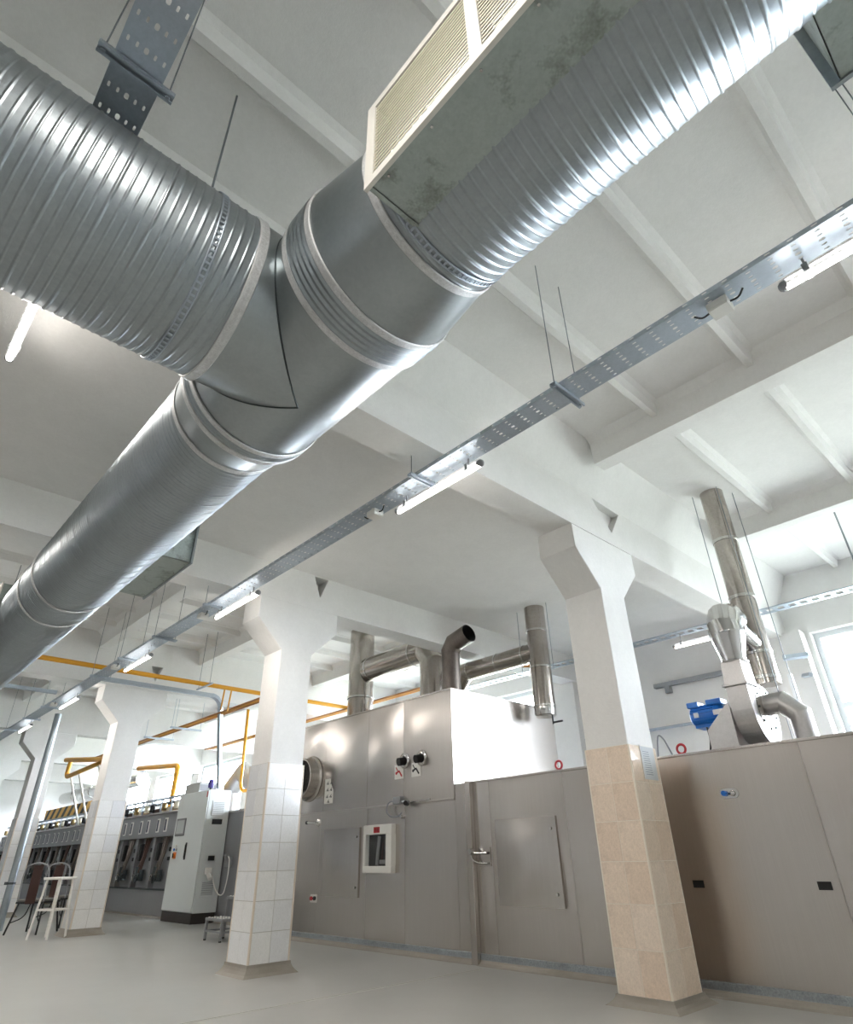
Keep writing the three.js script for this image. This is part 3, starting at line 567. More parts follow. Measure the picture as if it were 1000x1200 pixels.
// ---------------------------------------------------------------- fan on the low oven and flue pipes
{
  const f = thing('extract_fan', 'centrifugal extract fan of sheet steel with a blue motor on the low oven', 'fan');
    // side profile: discharge neck in front, volute curving down and to the back
  const prof = []; const N = 36;
  prof.push([5.30, 2.05]);
  for (let k = 0; k <= N; k++) { const a = Math.PI + k / N * Math.PI * 1.5, r = 0.29 - 0.11 * k / N; prof.push([5.59 + Math.cos(a) * r, 1.85 + Math.sin(a) * r]); }
  prof.push([5.52, 2.05]);
  mesh('scroll', extrudeShape(prof, 0.17).rotateY(Math.PI / 2).translate(-2.02, 0, 0), mFanSteel, f);   // x along the width, z = -profile
  const bolts = []; for (let k = 0; k < 9; k++) { const a = k / 9 * Math.PI * 2, r = 0.165; bolts.push(cyl([-1.85, 1.88 + Math.sin(a) * r, -5.59 + Math.cos(a) * r], [-1.835, 1.88 + Math.sin(a) * r, -5.59 + Math.cos(a) * r], 0.01, 8)); }
  mesh('inlet_plate', turned([-1.85, 1.88, -5.59], 'x', [[0.08, 0], [0.185, 0], [0.185, 0.006], [0.08, 0.006]], 32), mSteelFine, f);
  for (const b of bolts) mesh('bolt', b, mDarkSteel, f);
  mesh('neck_flange', rbx(-2.04, -1.83, 2.045, 2.065, -5.54, -5.275, 0.003), mFanSteel, f);
  const neck = new THREE.CylinderGeometry(0.115, 0.125, 0.19, 4, 1, true).rotateY(Math.PI / 4).scale(1, 1, 1.2).toNonIndexed(); neck.computeVertexNormals();
  mesh('neck', neck.translate(-1.935, 2.155, -5.41), mFanSteel, f);
  mesh('neck_ring', ring([-1.935, 2.252, -5.41], 'y', 0.085, 0.014, 0.028, 28), mFanSteel, f);
  // motor
  const m = part('motor', f);
  const fins = []; for (let k = 0; k < 18; k++) { const a = k / 18 * Math.PI * 2; fins.push(new THREE.BoxGeometry(0.2, 0.012, 0.005).translate(0, 0.083, 0).rotateX(a).translate(-2.3, 1.88, -5.45)); }
  mesh('motor_body', [turned([-2.42, 1.88, -5.45], 'x', [[0.001, 0], [0.06, 0.002], [0.08, 0.02], [0.08, 0.25], [0.06, 0.28], [0.03, 0.3], [0.001, 0.3]], 24), ...fins], mBlue, m);
  for (const [a, b] of [[-2.42, -2.32], [-2.25, -2.12]]) mesh('terminal_box', rbx(a, b, 1.945, 1.993, -5.51, -5.37, 0.008), mBlue, m);
  for (const [a, b] of [[-2.37, -2.33], [-2.2, -2.12]]) mesh('rating_plate', bx(a, b, 1.86, 1.9, -5.372, -5.362), mWhite, m);
  mesh('motor_foot', rbx(-2.38, -2.2, 1.775, 1.8, -5.53, -5.37, 0.003), mBlue, m);
  mesh('motor_cable', pipe([[-2.29, 1.8, -5.38], [-2.28, 1.68, -5.38], [-2.3, 1.6, -5.38], [-2.32, 1.545, -5.38]], 0.008, 0.05, 8), mRubber, m);
  // pedestal plates under the motor
  for (const z of [-5.31, -5.66]) mesh('pedestal', extrudeShape([[-2.255, LT], [-2.03, LT], [-2.03, 1.925], [-2.05, 1.92], [-2.253, 1.735]], 0.012).translate(0, 0, z), mFanSteel, f);
  mesh('pedestal_top', bar([-2.25, 1.725, -5.48], [-2.06, 1.9, -5.48], 0.012, 0.34), mFanSteel, f);
  mesh('base_rail', [bx(-2.03, -1.8, LT, LT + 0.03, -5.9, -5.86), bx(-2.03, -1.8, LT, LT + 0.04, -5.4, -5.36)], mDarkSteel, f);
  // suction elbow into the oven roof
  mesh('suction_elbow', mitre([[-1.845, 1.91, -5.6], [-1.72, 1.91, -5.6], [-1.615, 1.8, -5.6], [-1.615, LT, -5.6]], 0.086), mFanSteel, f);
  mesh('elbow_collar', ring([-1.615, LT + 0.01, -5.6], 'y', 0.086, 0.02, 0.02, 28), mFanSteel, f);
}
{
  const s = thing('flue_stack', 'polished flue with cone, elbow and vertical stack rising from the fan to the ceiling', 'flue');
  mesh('cone', turned([-1.935, 2.255, -5.41], 'y', [[0.1, 0], [0.102, 0.04], [0.143, 0.22], [0.145, 0.25]], 16), mChrome, s);
  mesh('elbow', mitre([[-1.935, 2.5, -5.41], [-1.935, 2.58, -5.41], [-1.935, 2.65, -5.45], [-1.935, 2.67, -5.52], [-1.935, 2.65, -5.58]], 0.143, 14), mChrome, s);
  mesh('link_pipe', mitre([[-1.935, 2.67, -5.52], [-1.93, 2.53, -5.95]], 0.085, 24), mChrome, s);
  mesh('link_collar', [ring([0, 0, 0], 'y', 0.085, 0.02, 0.006, 24).rotateX(-1.17).translate(-1.93, 2.565, -5.85), ring([0, 0, 0], 'y', 0.085, 0.02, 0.006, 24).rotateX(-1.17).translate(-1.93, 2.63, -5.64)], mChrome, s);
  mesh('stack_pipe', cyl([-1.925, 2.16, -6.03], [-1.925, CEIL, -6.03], 0.115, 32), mPipeSteel, s);
  for (const y of [2.22, 2.45, 3.0, 3.62]) mesh('clamp_ring', ring([-1.925, y, -6.03], 'y', 0.115, 0.035, 0.006, 32), mChrome, s);
  for (const [dx, dz] of [[-0.17, 0.08], [0.16, -0.16], [0.1, 0.1]]) mesh('stay_rod', cyl([-1.925 + dx, LT, -6.03 + dz], [-1.925 + dx, CEIL, -6.03 + dz], 0.004, 6), mRod, s);
}
{
  const s = thing('flue_stack', 'steel flue with a hanging end cap and a horizontal pipe at the tall oven block', 'flue');
  const x = -4.7, z = -6.42, r = 0.135;
  mesh('stack_pipe', cyl([x, 2.48, z], [x, 3.8, z], r, 32), mPipeSteel, s);
  mesh('end_cap', turned([x, 2.36, z], 'y', [[0.001, 0], [r - 0.02, 0.0], [r, 0.02], [r, 0.12]], 18), mChrome, s);
  for (const y of [2.49, 2.98, 3.47]) mesh('clamp_ring', ring([x, y, z], 'y', r, 0.03, 0.006, 32), mChrome, s);
  mesh('cross_pipe', mitre([[x, 3.2, z], [-6.05, 3.2, z], [-6.25, 3.0, z], [-6.25, TT, z]], 0.125, 28), mPipeSteel, s);
  for (const q of [-4.92, -5.4, -5.95]) mesh('clamp_ring', ring([q, 3.2, z], 'x', 0.125, 0.03, 0.006, 32), mChrome, s);
  mesh('drain_tap', [cyl([x + 0.1, 2.36, z], [x + 0.1, 2.26, z], 0.01, 8), cyl([x + 0.1, 2.28, z], [x + 0.24, 2.28, z], 0.012, 8)], mBlack, s);
  for (const dx of [-0.26, 0.24]) mesh('stay_rod', cyl([x + dx, 2.9, z + 0.05], [x + dx, 3.8, z + 0.05], 0.004, 6), mRod, s);
}
{
  const s = thing('flue_loop', 'dull steel flue loop with a cross pipe on the tall oven block', 'flue');
  const z = -5.95;
  mesh('loop_pipe', mitre([[-6.25, TT, z], [-6.25, 3.32, z], [-6.4, 3.52, z], [-7.75, 3.52, z]], 0.185, 28), mPipeSteel, s);
  mesh('upright_pipe', cyl([-7.95, TT, z], [-7.95, CEIL, z], 0.2, 32), mPipeSteel, s);
  for (const y of [2.72, 3.1]) mesh('clamp_ring', ring([-7.95, y, z], 'y', 0.21, 0.035, 0.007, 32), mChrome, s);
  for (const q of [-7.66, -6.62]) mesh('clamp_ring', ring([q, 3.52, z], 'x', 0.185, 0.035, 0.007, 32), mChrome, s);
  mesh('foot_ring', turned([-6.25, TT, z], 'y', [[0.185, 0.12], [0.2, 0.1], [0.2, 0.02], [0.25, 0.0], [0.185, 0]], 24), mChrome, s);
  mesh('side_flap', [extrudeShape([[0, 0], [0.16, -0.1], [0.2, 0.16], [0.06, 0.34]], 0.01).rotateY(-0.5).translate(-7.7, 2.66, z + 0.16)], mChrome, s);
}
{
  const s = thing('exhaust_pipe', 'short dark exhaust pipe with a slanted open end on the tall oven block', 'pipe');
  const z = -5.3;
  mesh('pipe_body', mitre([[-5.235, TT, z], [-5.235, 3.1, z], [-5.16, 3.2, z], [-4.9, 3.26, z + 0.0]], 0.115, 28), mDarkPipe, s);
  mesh('inner_lining', mitre([[-5.16, 3.2, z], [-4.905, 3.26, z]], 0.109, 24), mBlack, s);
  mesh('throat', new THREE.CircleGeometry(0.109, 24).rotateY(Math.PI / 2).translate(-5.08, 3.22, z), mBlack, s);
  mesh('base_flange', ring([-5.235, TT + 0.012, z], 'y', 0.115, 0.02, 0.03, 28), mSteelFine, s);
}
for (const [x, z, l] of [[-3.62, -5.06, 'small red ring on the low oven roof between the tall block and the beige column'], [-2.42, -5.1, 'small red ring on the low oven roof beside the blue motor']])
  tag(mesh('lifting_ring', [new THREE.TorusGeometry(0.036, 0.01, 8, 20).translate(x, LT + 0.052, z), bx(x - 0.012, x + 0.012, LT, LT + 0.012, z - 0.012, z + 0.012)], mRed), l, 'lifting ring', 'red lifting rings');
{ const h = thing('cable_loop', 'thin grey cable loop standing on the low oven roof beside the beige column', 'cable'); mesh('cable', pipe([[-2.66, LT, -5.15], [-2.64, LT + 0.14, -5.15], [-2.62, LT + 0.2, -5.15], [-2.58, LT + 0.16, -5.15], [-2.52, LT, -5.15]], 0.007, 0.05, 8), mGreyPaint, h); mesh('gland', cyl([-2.69, LT, -5.15], [-2.69, LT + 0.02, -5.15], 0.02, 10), mWhite, h); }

// ---------------------------------------------------------------- control cabinet and things round it
{
  const c = thing('control_cabinet', 'tall light grey control cabinet with touch screen on a dark plinth', 'cabinet', [-11.62, 0, -5.255]);
  const w = 0.6, d = 0.21, h = 1.96;
  mesh('plinth', rbx(-w + 0.01, w - 0.01, 0, 0.145, -d + 0.01, d - 0.01, 0.004), mPlinth, c);
  mesh('body', rbx(-w, w, 0.145, h, -d, d - 0.02, 0.006), mCabinet, c);
  const door = part('door', c);
  mesh('leaf', rbx(-w + 0.004, w - 0.004, 0.155, h - 0.01, d - 0.018, d + 0.004, 0.006), mCabinet, door);
  mesh('handle', [rbx(0.0, 0.05, 0.9, 1.16, d + 0.004, d + 0.018, 0.006), rbx(0.012, 0.038, 0.93, 1.13, d + 0.018, d + 0.03, 0.006)], mBlack, door);
  const scr = part('touch_screen', c);
  mesh('bezel', rbx(-0.52, -0.14, 1.27, 1.55, d + 0.004, d + 0.02, 0.006), mMidGrey, scr);
  mesh('display', bx(-0.48, -0.18, 1.31, 1.52, d + 0.02, d + 0.0215), S({ color: '#b9bfbe', roughness: 0.2 }), scr);
  for (const [x, y, m, n] of [[-0.46, 1.06, mBlue, 'blue_button'], [-0.36, 1.06, mGreyPaint, 'grey_button'], [-0.4, 1.12, mWhite, 'white_button']]) mesh(n, cyl([x, y, d + 0.004], [x, y, d + 0.02], 0.02, 12), m, c);
  mesh('main_switch', [rbx(-0.47, -0.35, 0.92, 1.02, d + 0.004, d + 0.012, 0.003), cyl([-0.41, 0.97, d + 0.012], [-0.41, 0.97, d + 0.03], 0.025, 12)], mOrange, c);
  mesh('switch_grip', rbx(-0.42, -0.4, 0.935, 1.005, d + 0.03, d + 0.045, 0.004), mBlack, c);
  for (const y of [1.55, 0.36]) { const v = part('fan_grille', c); mesh('grille_frame', rbx(w, w + 0.012, y, y + 0.24, -0.12, 0.12, 0.004), mCabinet, v); mesh('filter', bx(w + 0.012, w + 0.014, y + 0.03, y + 0.21, -0.1, 0.1), mGreyPaint, v); for (let k = 0; k < 8; k++) mesh('louvre', bx(w + 0.014, w + 0.018, y + 0.036 + k * 0.022, y + 0.048 + k * 0.022, -0.1, 0.1), mCabinet, v); }
  mesh('display_module', rbx(w, w + 0.012, 1.42, 1.5, -0.1, 0.08, 0.003), mBlack, c);
  mesh('isolator', rbx(w, w + 0.04, 0.88, 0.95, -0.04, 0.06, 0.006), mRubber, c);
  mesh('socket', [rbx(w, w + 0.06, 0.68, 0.78, -0.02, 0.09, 0.01), cyl([w + 0.03, 0.69, 0.03], [w + 0.12, 0.62, 0.03], 0.035, 12)], mWhite, c);
  mesh('door_stickers', rbx(w - 0.06, w - 0.02, 1.84, 1.93, d + 0.004, d + 0.006, 0.0008), mRed, c);
}
{ const b = thing('roof_box', 'small pale grey housing on top of the control cabinet', 'box', [-12.0, 1.96, -5.28]); mesh('casing', rbx(-0.18, 0.42, 0, 0.17, -0.16, 0.18, 0.01), S({ color: '#b8b9b6', roughness: 0.5 }), b); mesh('side_vent', bx(0.42, 0.424, 0.03, 0.13, -0.14, 0.16), mGreyPaint, b); }
{ const b = thing('signal_lamp', 'dark violet signal lamp on the control cabinet roof', 'signal lamp', [-11.36, 1.96, -5.22]); mesh('stem', cyl([0, 0, 0], [0, 0.06, 0], 0.02, 10), mBlack, b); mesh('lamp_head', turned([0, 0.06, 0], 'y', [[0.001, 0], [0.05, 0], [0.05, 0.11], [0.03, 0.14], [0.001, 0.145]], 14), S({ color: '#4b3f86', roughness: 0.3 }), b); }
{ // wall socket with a hanging white cable
  const s = thing('socket_outlet', 'grey socket outlet with a looping white cable on the low oven block by the cabinet', 'socket', [-10.74, 0.8, -5.475]);
  mesh('outlet_box', [rbx(-0.09, 0.07, -0.03, 0.13, 0, 0.07, 0.012), cyl([-0.01, 0.1, 0.05], [0.0, 0.17, 0.1], 0.045, 12)], mGreyPaint, s);
  mesh('cable', pipe([[0.05, 0.13, 0.08], [0.14, 0.1, 0.1], [0.16, -0.15, 0.1], [0.08, -0.4, 0.1], [-0.08, -0.42, 0.1], [-0.2, -0.3, 0.14], [-0.26, -0.12, 0.17]], 0.009, 0.12, 8), mWhite, s);
}
{ // two-step stool
  const s = thing('step_stool', 'low grey metal step stool with grip treads beside the white tiled column', 'step stool', [-8.5, 0, -4.42]);
  const tread = (n, x0, x1, y, z0, z1) => { const t = part('tread', s); mesh('tread_plate', rbx(x0, x1, y - 0.03, y, z0, z1, 0.004), mGreyPaint, t); const g = new THREE.CylinderGeometry(0.012, 0.014, 0.008, 8); for (let i = 0; i < 6; i++) for (let j = 0; j < 3; j++) { const k = mesh('grip', g, mWhite, t); k.position.set(x0 + (i + 0.5) * (x1 - x0) / 6, y + 0.003, z0 + (j + 0.5) * (z1 - z0) / 3); } };
  tread(1, -0.26, 0.2, 0.24, -0.02, 0.21); tread(2, -0.26, 0.2, 0.46, -0.27, -0.05);
  for (const [x, z, h] of [[-0.24, 0.19, 0.22], [0.18, 0.19, 0.22], [-0.24, -0.25, 0.44], [0.18, -0.25, 0.44], [-0.24, -0.06, 0.44], [0.18, -0.06, 0.44]]) { mesh('leg', bar([x, 0.012, z], [x, h, z], 0.028), mGreyPaint, s); mesh('foot', cyl([x, 0, z], [x, 0.015, z], 0.018, 8), mRubber, s); }
  mesh('rail', [bar([-0.24, 0.1, -0.25], [-0.24, 0.1, 0.19], 0.02), bar([0.18, 0.1, -0.25], [0.18, 0.1, 0.19], 0.02), bar([-0.24, 0.1, 0.19], [0.18, 0.1, 0.19], 0.02)], mGreyPaint, s);
}
function tubeChair(label, x, z, turn) {
  const c = thing('work_chair', label, 'chair', [x, 0, z], turn, 'bent metal chairs by the column');
  mesh('back_hoop', pipe([[-0.2, 0.4, 0.2], [-0.2, 0.72, 0.22], [-0.17, 0.85, 0.23], [0, 0.9, 0.23], [0.17, 0.85, 0.23], [0.2, 0.72, 0.22], [0.2, 0.4, 0.2]], 0.011, 0.1, 8), mGreyPaint, c);
  mesh('backrest', rbx(-0.075, 0.075, 0.37, 0.86, 0.2, 0.218, 0.008, 2), mBrown, c);
  mesh('seat', [rbx(-0.21, 0.21, 0.4, 0.43, -0.2, 0.21, 0.02, 2)], S({ color: '#6a6864', roughness: 0.6 }), c);
  mesh('seat_frame', rbx(-0.215, 0.215, 0.375, 0.4, -0.205, 0.215, 0.01, 1), mRubber, c);
  for (const [sx, sz] of [[-1, -1], [1, -1], [-1, 1], [1, 1]]) mesh('leg', cyl([sx * 0.24, 0, sz * 0.25], [sx * 0.19, 0.38, sz * 0.17], 0.013, 8), mRubber, c);
  for (const s of [-1, 1]) mesh('leg_brace', pipe([[s * 0.225, 0.14, 0.22], [s * 0.1, 0.2, 0.1], [s * 0.08, 0.37, 0.06]], 0.007, 0.08, 6), mRubber, c);
}
tubeChair('bent metal chair with a dark brown back slat, standing clear of the white column', -11.75, -2.98, 0.75);
tubeChair('bent metal chair with a red-brown back slat behind the pale stool', -12.6, -3.5, 0.75);
{
  const s = thing('high_stool', 'pale painted stool with a foot rail in front of the white tiled column', 'stool', [-10.72, 0, -2.92], 0.5);
  mesh('seat', rbx(-0.16, 0.16, 0.68, 0.71, -0.14, 0.14, 0.008), mWhite, s);
  for (const [sx, sz] of [[-1, -1], [1, -1], [-1, 1], [1, 1]]) mesh('leg', bar([sx * 0.17, 0, sz * 0.15], [sx * 0.12, 0.68, sz * 0.1], 0.02), mWhite, s);
  for (const sz of [-1, 1]) mesh('foot_rail', bar([-0.15, 0.33, sz * 0.127], [0.15, 0.33, sz * 0.127], 0.022), mWhite, s);
  for (const sx of [-1, 1]) mesh('foot_rail', bar([sx * 0.147, 0.33, -0.12], [sx * 0.147, 0.33, 0.12], 0.022), mWhite, s);
}
// ---------------------------------------------------------------- gas and service pipes
const colour = (name, geos, m, label, cat, group) => tag(mesh(name, geos, m), label, cat, group);
{
  const t = thing('gas_pipe', 'ochre gas pipe crossing under the ceiling from the big duct to the tall oven block', 'pipe');
  mesh('pipe_run', pipe([[-9.53, 3.33, -1.2], [-9.53, 3.33, -7.2]], 0.035, 0.1, 12), mYellow, t);
  mesh('support_arm', bar([-9.75, 3.28, -4.0], [-9.2, 3.28, -4.0], 0.02, 0.03), mTray, t);
  for (const x of [-9.7, -9.3]) mesh('support_rod', cyl([x, 3.28, -4.0], [x, CEIL, -4.0], 0.004, 6), mRod, t);
  for (const dz of [0, 0.12]) mesh('down_pipe', pipe([[-9.53, 3.33, -4.4 - dz], [-9.6, 3.33, -4.4 - dz], [-9.75, 3.02, -4.45 - dz]], 0.014, 0.05, 8), mYellow, t);
}
[0, 1, 2].forEach((k) => colour('service_pipe', [...pipe([[-17.6, 3.1, -4.7 - k * 0.06], [-8.2, 3.1, -4.7 - k * 0.06]], 0.016, 0.1, 8)], k === 1 ? mYellow : mBrownPipe, ['outer brown pipe of the three running along above the control cabinet', 'yellow middle pipe of the three running along above the control cabinet', 'inner brown pipe of the three running along above the control cabinet'][k], 'pipe', 'pipes above the control cabinet'));
for (const x of [-11.9, -13.2]) tag(mesh('pipe_support', [bx(x - 0.02, x + 0.02, 3.05, 3.08, -5.1, -4.5), cyl([x, 3.06, -4.52], [x, CEIL, -4.52], 0.004, 6), cyl([x, 3.06, -5.08], [x, CEIL, -5.08], 0.004, 6)], mTray), x > -12.5 ? 'support bar on two rods under the pipes above the cabinet' : 'support bar on two rods under the pipes past the white column', 'pipe support', 'pipe support bars');
[0, 1, 2, 3].forEach((k) => colour('service_pipe', pipe([[-15.4, 3.29 + k * 0.012, -6.77 - k * 0.07], [-5.77 + k * 0.1, 3.29 + k * 0.012, -6.77 - k * 0.07], [-5.4 + k * 0.1, 3.29 + k * 0.012, -7.22]], 0.016, 0.05, 8), k % 2 ? mYellow : mBrownPipe, k % 2 ? 'slim ochre pipe in the bundle behind the flues of the tall oven block' : 'slim brown pipe in the bundle behind the flues of the tall oven block', 'pipe', k % 2 ? 'ochre pipes of the bundle behind the flues' : 'brown pipes of the bundle behind the flues'));
{
  const t = thing('gas_drop', 'yellow gas pipe bent down behind the white tiled column', 'pipe');
  mesh('pipe_run', pipe([[-11.06, 3.68, -6.0], [-11.85, 3.7, -6.0], [-11.75, 2.04, -6.0], [-10.75, 1.97, -6.0], [-10.7, 1.64, -6.0]], 0.03, 0.14, 12), mYellow, t);
}
{
  const t = thing('yellow_frame', 'yellow painted pipe frame hanging above the far production line', 'pipe frame');
  mesh('frame_run', pipe([[-19.4, 3.32, -4.7], [-16.1, 2.98, -4.7]], 0.06, 0.2, 8), mYellow, t);
  mesh('frame_drop', pipe([[-18.9, 3.27, -4.7], [-19.0, 2.85, -4.7], [-16.4, 2.93, -4.7]], 0.055, 0.2, 8), mYellow, t);
  for (const x of [-18.7, -18.0, -16.5]) mesh('drop_pipe', cyl([x, 1.735, -5.2], [x, 2.9, -4.72], 0.025, 8), mGrilleWhite, t);
}
{
  const t = thing('gas_riser', 'bright yellow gas pipe dropping behind the production line beside the cabinet', 'pipe');
  mesh('riser', pipe([[-18.4, 3.12, -6.3], [-15.7, 2.92, -6.3], [-15.75, 1.95, -6.3]], 0.06, 0.15, 10), mYellow, t);
}
// crossing trays: one ending on the far side of the long tray, one running to the cabinet
function plainTray(name, label, pts, w, cat = 'cable tray') {        // shallow slotted channel along a polyline in space
  const t = thing(name, label, cat);
  for (let i = 0; i + 1 < pts.length; i++) {
    const a = V(...pts[i]), b = V(...pts[i + 1]), d = b.clone().sub(a).normalize(), side = Math.abs(d.y) > 0.8 ? V(1, 0, 0) : d.clone().cross(V(0, 1, 0)).normalize(), up = side.clone().cross(d).multiplyScalar(Math.abs(d.y) > 0.8 ? 1 : 1);
    const n = Math.max(1, Math.round(a.distanceTo(b) / 0.12)), rails = [], rungs = [];
    for (const s of [-1, 1]) rails.push(bar(a.clone().addScaledVector(side, s * w / 2).toArray(), b.clone().addScaledVector(side, s * w / 2).toArray(), 0.012, 0.05));
    for (let k = 0; k <= n; k++) { const c = a.clone().lerp(b, k / n); rungs.push(bar(c.clone().addScaledVector(side, -w / 2).toArray(), c.clone().addScaledVector(side, w / 2).toArray(), 0.05, 0.006)); }
    mesh('side_rail', rails, mTray, t); mesh('rungs', rungs, mTray, t).userData.kind = 'stuff';
  }
  return t;
}
function channelRun(label, pts, w, h) {                              // closed sheet-metal cable channel with rounded corners
  const P = pts.map((p) => V(...p)), t = thing('cable_channel', label, 'cable channel');
  for (let i = 0; i + 1 < P.length; i++) mesh('channel_section', bar(P[i].toArray(), P[i + 1].toArray(), w, h), mTray, t);
  return t;
}
{ const pts = [[-10.3, 3.36, -2.6], [-10.3, 3.36, -4.5]]; for (let k = 1; k <= 6; k++) { const a = k / 6 * 1.35; pts.push([-10.3 - 0.05 * k / 6, 3.36 - 0.22 * (1 - Math.cos(a)), -4.5 - 0.22 * Math.sin(a)]); } pts.push([-11.2, 2.0, -5.3]); channelRun('grey cable channel crossing from the long tray and bending down to the control cabinet', pts, 0.07, 0.06); }
channelRun('grey cable channel crossing under the big duct to the far part of the long tray', [[-11.4, 3.3, 1.0], [-11.4, 3.3, -2.36]], 0.07, 0.05);
const rightLadder = plainTray('ladder_tray', 'cable ladder along the back wall above the windows', [[3.0, 3.24, -7.4], [-9.5, 3.3, -7.4]], 0.15);
for (const x of [-1.15, -4.4, -7.6]) for (const s of [-1, 1]) mesh('rod', cyl([x, 3.27, -7.4 + s * 0.03], [x, x < -2.8 && x > -5.7 ? 3.8 : CEIL, -7.4 + s * 0.03], 0.005, 6), mRod, rightLadder);
tag(mesh('cable_duct', [bx(-4.45, -2.8, 3.04, 3.1, -8.98, -8.9), bx(-4.28, -4.2, 2.94, 3.04, -8.98, -8.9)], mGreyPaint), 'grey cable duct on a bracket on the back wall behind the fan', 'cable duct');
plainTray('ladder_tray', 'low cable ladder on the back wall behind the blue motor', [[-3.2, 2.46, -8.9], [-6.6, 2.46, -8.9]], 0.12);
[[-2.66, -2.24, 0.22], [-6.5, -5.75, 0.3], [-10.2, -9.8, 0.3], [-13.9, -13.5, 0.3]].forEach(([x0, x1, d], i) => structure(mesh('trim_' + (i + 1), bx(x0, x1, 0, 3.37, ZB, ZB + d), mWall)));   // wall piers under the girders
{ // pipework and shelf arms beside the window, by the girder end
  const b = thing('wall_bracket', 'pale steel wall bracket and strut beside the big window', 'bracket');
  mesh('arm', [bar([-2.35, 2.78, -8.75], [-2.12, 2.66, -8.2], 0.04), bar([-2.3, 2.86, -8.0], [-2.05, 2.86, -8.1], 0.05)], mTray, b);
  mesh('post', bar([-2.4, 1.6, -8.4], [-2.4, 2.75, -8.4], 0.05), mFrame, b);
}
{
  const t = thing('conduit', 'grey steel conduit rising beside the far white column to the long tray', 'conduit');
  mesh('tube', cyl([-12.62, 0, -2.74], [-12.62, 3.2, -2.74], 0.055, 16), mGalv, t);
  mesh('saddle', [ring([-12.62, 0.62, -2.74], 'y', 0.055, 0.03, 0.01, 16), bx(-12.7, -12.6, 0.6, 0.64, -2.74, -2.66)], mDarkSteel, t);
}
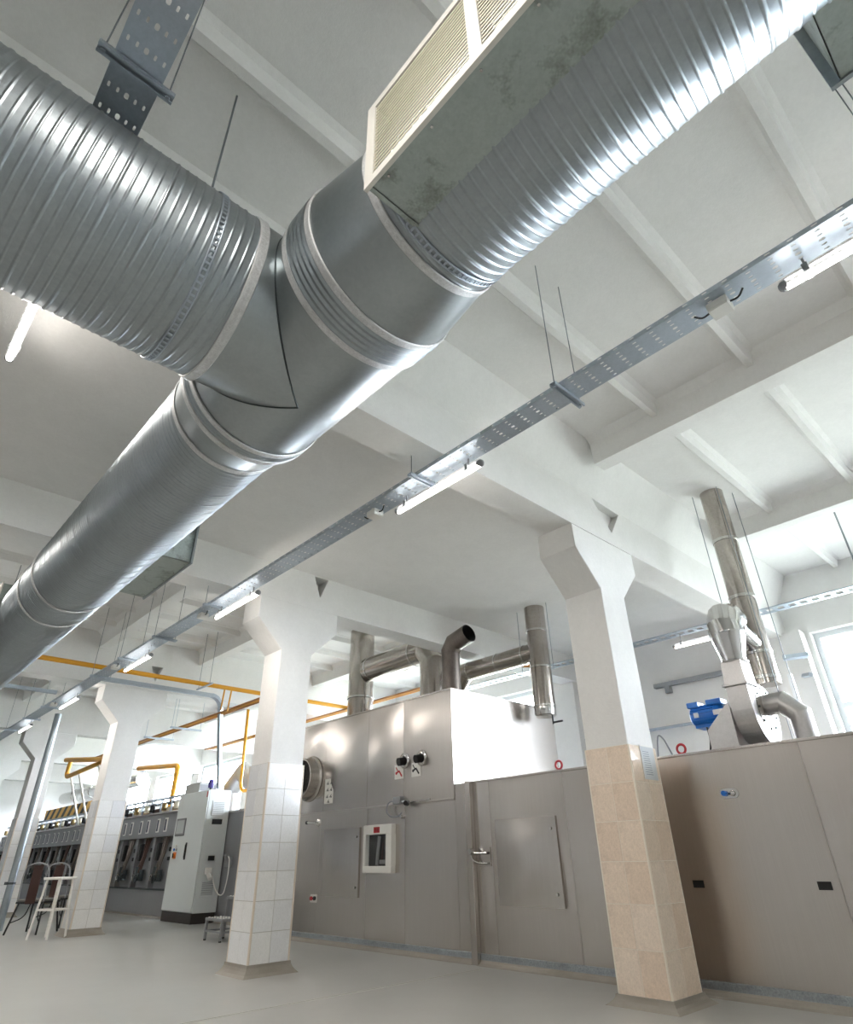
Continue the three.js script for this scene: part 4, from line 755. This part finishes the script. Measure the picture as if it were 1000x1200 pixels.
// ---------------------------------------------------------------- production line in the far part of the hall
{
  const t = thing('production_line', 'long grey production line with valve bays and fittings on top, behind the columns', 'machine');
  const z = -5.25, x0 = -27, x1 = -12.45;
  mesh('carcass', bx(x0, x1, 0, 1.72, -6.6, z - 0.12), mMidGrey, t);
  mesh('plinth_panel', rbx(x0, x1, 0.03, 0.42, z - 0.12, z, 0.004), mLineGrey, t);
  mesh('floor_coving', bx(x0, x1, 0, 0.03, z - 0.1, z + 0.03), mCurb, t);
  mesh('header_panel', rbx(x0, x1, 1.3, 1.7, z - 0.12, z + 0.06, 0.006), mLineGrey, t);
  mesh('header_rail', rbx(x0, x1, 1.7, 1.735, z - 0.14, z + 0.09, 0.004), mSteelFine, t);
  mesh('recess_back', bx(x0, x1, 0.42, 1.3, z - 0.11, z - 0.1), mGreyPaint, t);
  mesh('recess_sill', bx(x0, x1, 0.42, 0.445, z - 0.1, z + 0.02), mDarkSteel, t);
  const pg = new THREE.BoxGeometry(0.1, 0.86, 0.1), lg = new THREE.BoxGeometry(0.07, 0.2, 0.003), lw = new THREE.BoxGeometry(0.15, 0.24, 0.002);
  let i = 0;
  for (let x = -13.15; x > x0; x -= 0.9, i++) {
    mesh('bay_post', pg, mLineGrey, t).position.set(x - 0.42, 0.87, z - 0.04);
    for (const dx of [-0.28, 0.1]) { mesh('label_sheet', lw, mWhite, t).position.set(x + dx + 0.02, 1.5, z + 0.061); mesh('label_print', lg, mPrint, t).position.set(x + dx, 1.5, z + 0.0635); }
    const v = part('valve_group', t), j = i % 2 ? mCopper : mDarkPipe, q = x + 0.02;
    mesh('valve_pipes', [...pipe([[q - 0.1, 1.3, z - 0.05], [q - 0.1, 0.95, z - 0.03], [q - 0.16, 0.8, z], [q - 0.16, 0.66, z]], 0.02, 0.06, 6), ...pipe([[q + 0.02, 1.3, z - 0.05], [q + 0.0, 0.9, z], [q - 0.06, 0.7, z + 0.02]], 0.024, 0.08, 6), ...pipe([[q + 0.12, 1.3, z - 0.05], [q + 0.06, 1.0, z - 0.02], [q + 0.02, 0.72, z + 0.02]], 0.018, 0.08, 6)], j, v);
    mesh('valve_bodies', [cyl([q - 0.25, 0.66, z], [q + 0.12, 0.64, z + 0.03], 0.045, 10), cyl([q - 0.12, 0.56, z], [q - 0.12, 0.8, z], 0.06, 10), cyl([q + 0.05, 0.56, z], [q + 0.05, 0.75, z], 0.045, 10), new THREE.TorusGeometry(0.06, 0.014, 6, 14).translate(q - 0.04, 0.6, z + 0.07)], mDarkSteel, v);
    mesh('valve_ring', new THREE.TorusGeometry(0.05, 0.012, 6, 14).translate(q - 0.18, 0.62, z + 0.06), mChrome, v);
    mesh('solenoid', [rbx(q + 0.24, q + 0.33, 1.05, 1.12, z - 0.08, z - 0.02, 0.006), rbx(q + 0.23, q + 0.3, 0.9, 0.96, z - 0.08, z - 0.02, 0.006), rbx(q - 0.3, q - 0.22, 0.9, 1.2, z - 0.1, z + 0.0, 0.01)], mRubber, v);
  }
  // railing with fittings
  mesh('top_rail', bar([x0, 2.0, z - 0.05], [x1, 2.0, z - 0.05], 0.04), mTray, t);
  const rp = new THREE.BoxGeometry(0.04, 0.28, 0.04), fb = new RoundedBoxGeometry(0.42, 0.09, 0.1, 1, 0.01), fc = new THREE.CylinderGeometry(0.05, 0.05, 0.13, 10), fd = new THREE.CylinderGeometry(0.03, 0.03, 0.5, 8).rotateZ(Math.PI / 2);
  i = 0;
  for (let x = -12.7; x > x0; x -= 0.5, i++) {
    mesh('rail_post', rp, mTray, t).position.set(x, 1.86, z - 0.05);
    const f = part('fitting', t); mesh('manifold', fb, [mBrass, mSlat, mCopper][i % 3], f).position.set(x - 0.3, 1.79, z - 0.12);
    mesh('fitting_knob', fc, [mSlat, mBrass, mRubber][i % 3], f).position.set(x - 0.2 - 0.1 * (i % 3), 1.84, z - 0.03);
    mesh('fitting_tube', fd, i % 2 ? mDarkSteel : mGreyPaint, f).position.set(x - 0.3, 1.93, z - 0.18);
  }
}
{ // hazard-striped crossbeam and silver duct at the far end
  const cv = document.createElement('canvas'); cv.width = 256; cv.height = 32; const k = cv.getContext('2d');
  k.fillStyle = '#e3b45c'; k.fillRect(0, 0, 256, 32); k.fillStyle = '#3c3a36';
  for (let i = -1; i < 9; i++) { k.beginPath(); k.moveTo(i * 32, 32); k.lineTo(i * 32 + 14, 32); k.lineTo(i * 32 + 30, 0); k.lineTo(i * 32 + 16, 0); k.fill(); }
  const t = new THREE.CanvasTexture(cv); t.colorSpace = THREE.SRGBColorSpace; t.wrapS = THREE.RepeatWrapping;
  const g = new THREE.BoxGeometry(5.2, 0.3, 0.2); g.userData.ownUV = true;
  const b = mesh('hazard_beam', g, S({ map: t, roughness: 0.6 })); b.position.set(-23.4, 2.35, -6.2); tag(b, 'black and yellow hazard striped crossbeam at the far end of the hall', 'beam');
  const d = thing('silver_duct', 'round silver duct running below the far ceiling behind the yellow frame', 'duct');
  mesh('duct_tube', cyl([-28.5, 3.1, -7.2], [-20.5, 3.1, -7.2], 0.2, 24), mChrome, d);
  for (const x of [-27.5, -24.5, -22]) mesh('hanger_rod', cyl([x, 3.25, -7.2], [x, CEIL, -7.2], 0.006, 6), mRod, d);
  for (const x of [-27, -25, -23, -21.5]) mesh('duct_collar', ring([x, 3.1, -7.2], 'x', 0.2, 0.05, 0.012, 24), mChrome, d);
}
{ // pale flue and tank pipes behind the cabinet
  const f = thing('flue_stack', 'tall pale steel flue standing behind the control cabinet in front of the windows', 'flue');
  mesh('stack_pipe', cyl([-13.4, 1.7, -7.4], [-13.4, CEIL, -7.4], 0.24, 24), mPipeSteel, f);
  mesh('elbow', mitre([[-13.4, 2.2, -7.4], [-14.4, 2.7, -7.4], [-14.9, 2.4, -7.4], [-14.9, 1.7, -7.4]], 0.22, 20), mFanSteel, f);
  for (const y of [2.3, 2.9, 3.5]) mesh('clamp_ring', ring([-13.4, y, -7.4], 'y', 0.24, 0.05, 0.01, 24), mChrome, f);
  const g = thing('flue_stack', 'brown-grey flue standing beside the pale one behind the control cabinet', 'flue');
  mesh('stack_pipe', cyl([-12.8, 1.7, -7.3], [-12.8, CEIL, -7.3], 0.15, 24), mDarkPipe, g);
  for (const y of [2.4, 3.2]) mesh('clamp_ring', ring([-12.8, y, -7.3], 'y', 0.15, 0.04, 0.008, 24), mChrome, g);
}
renderer.render(scene, camera);
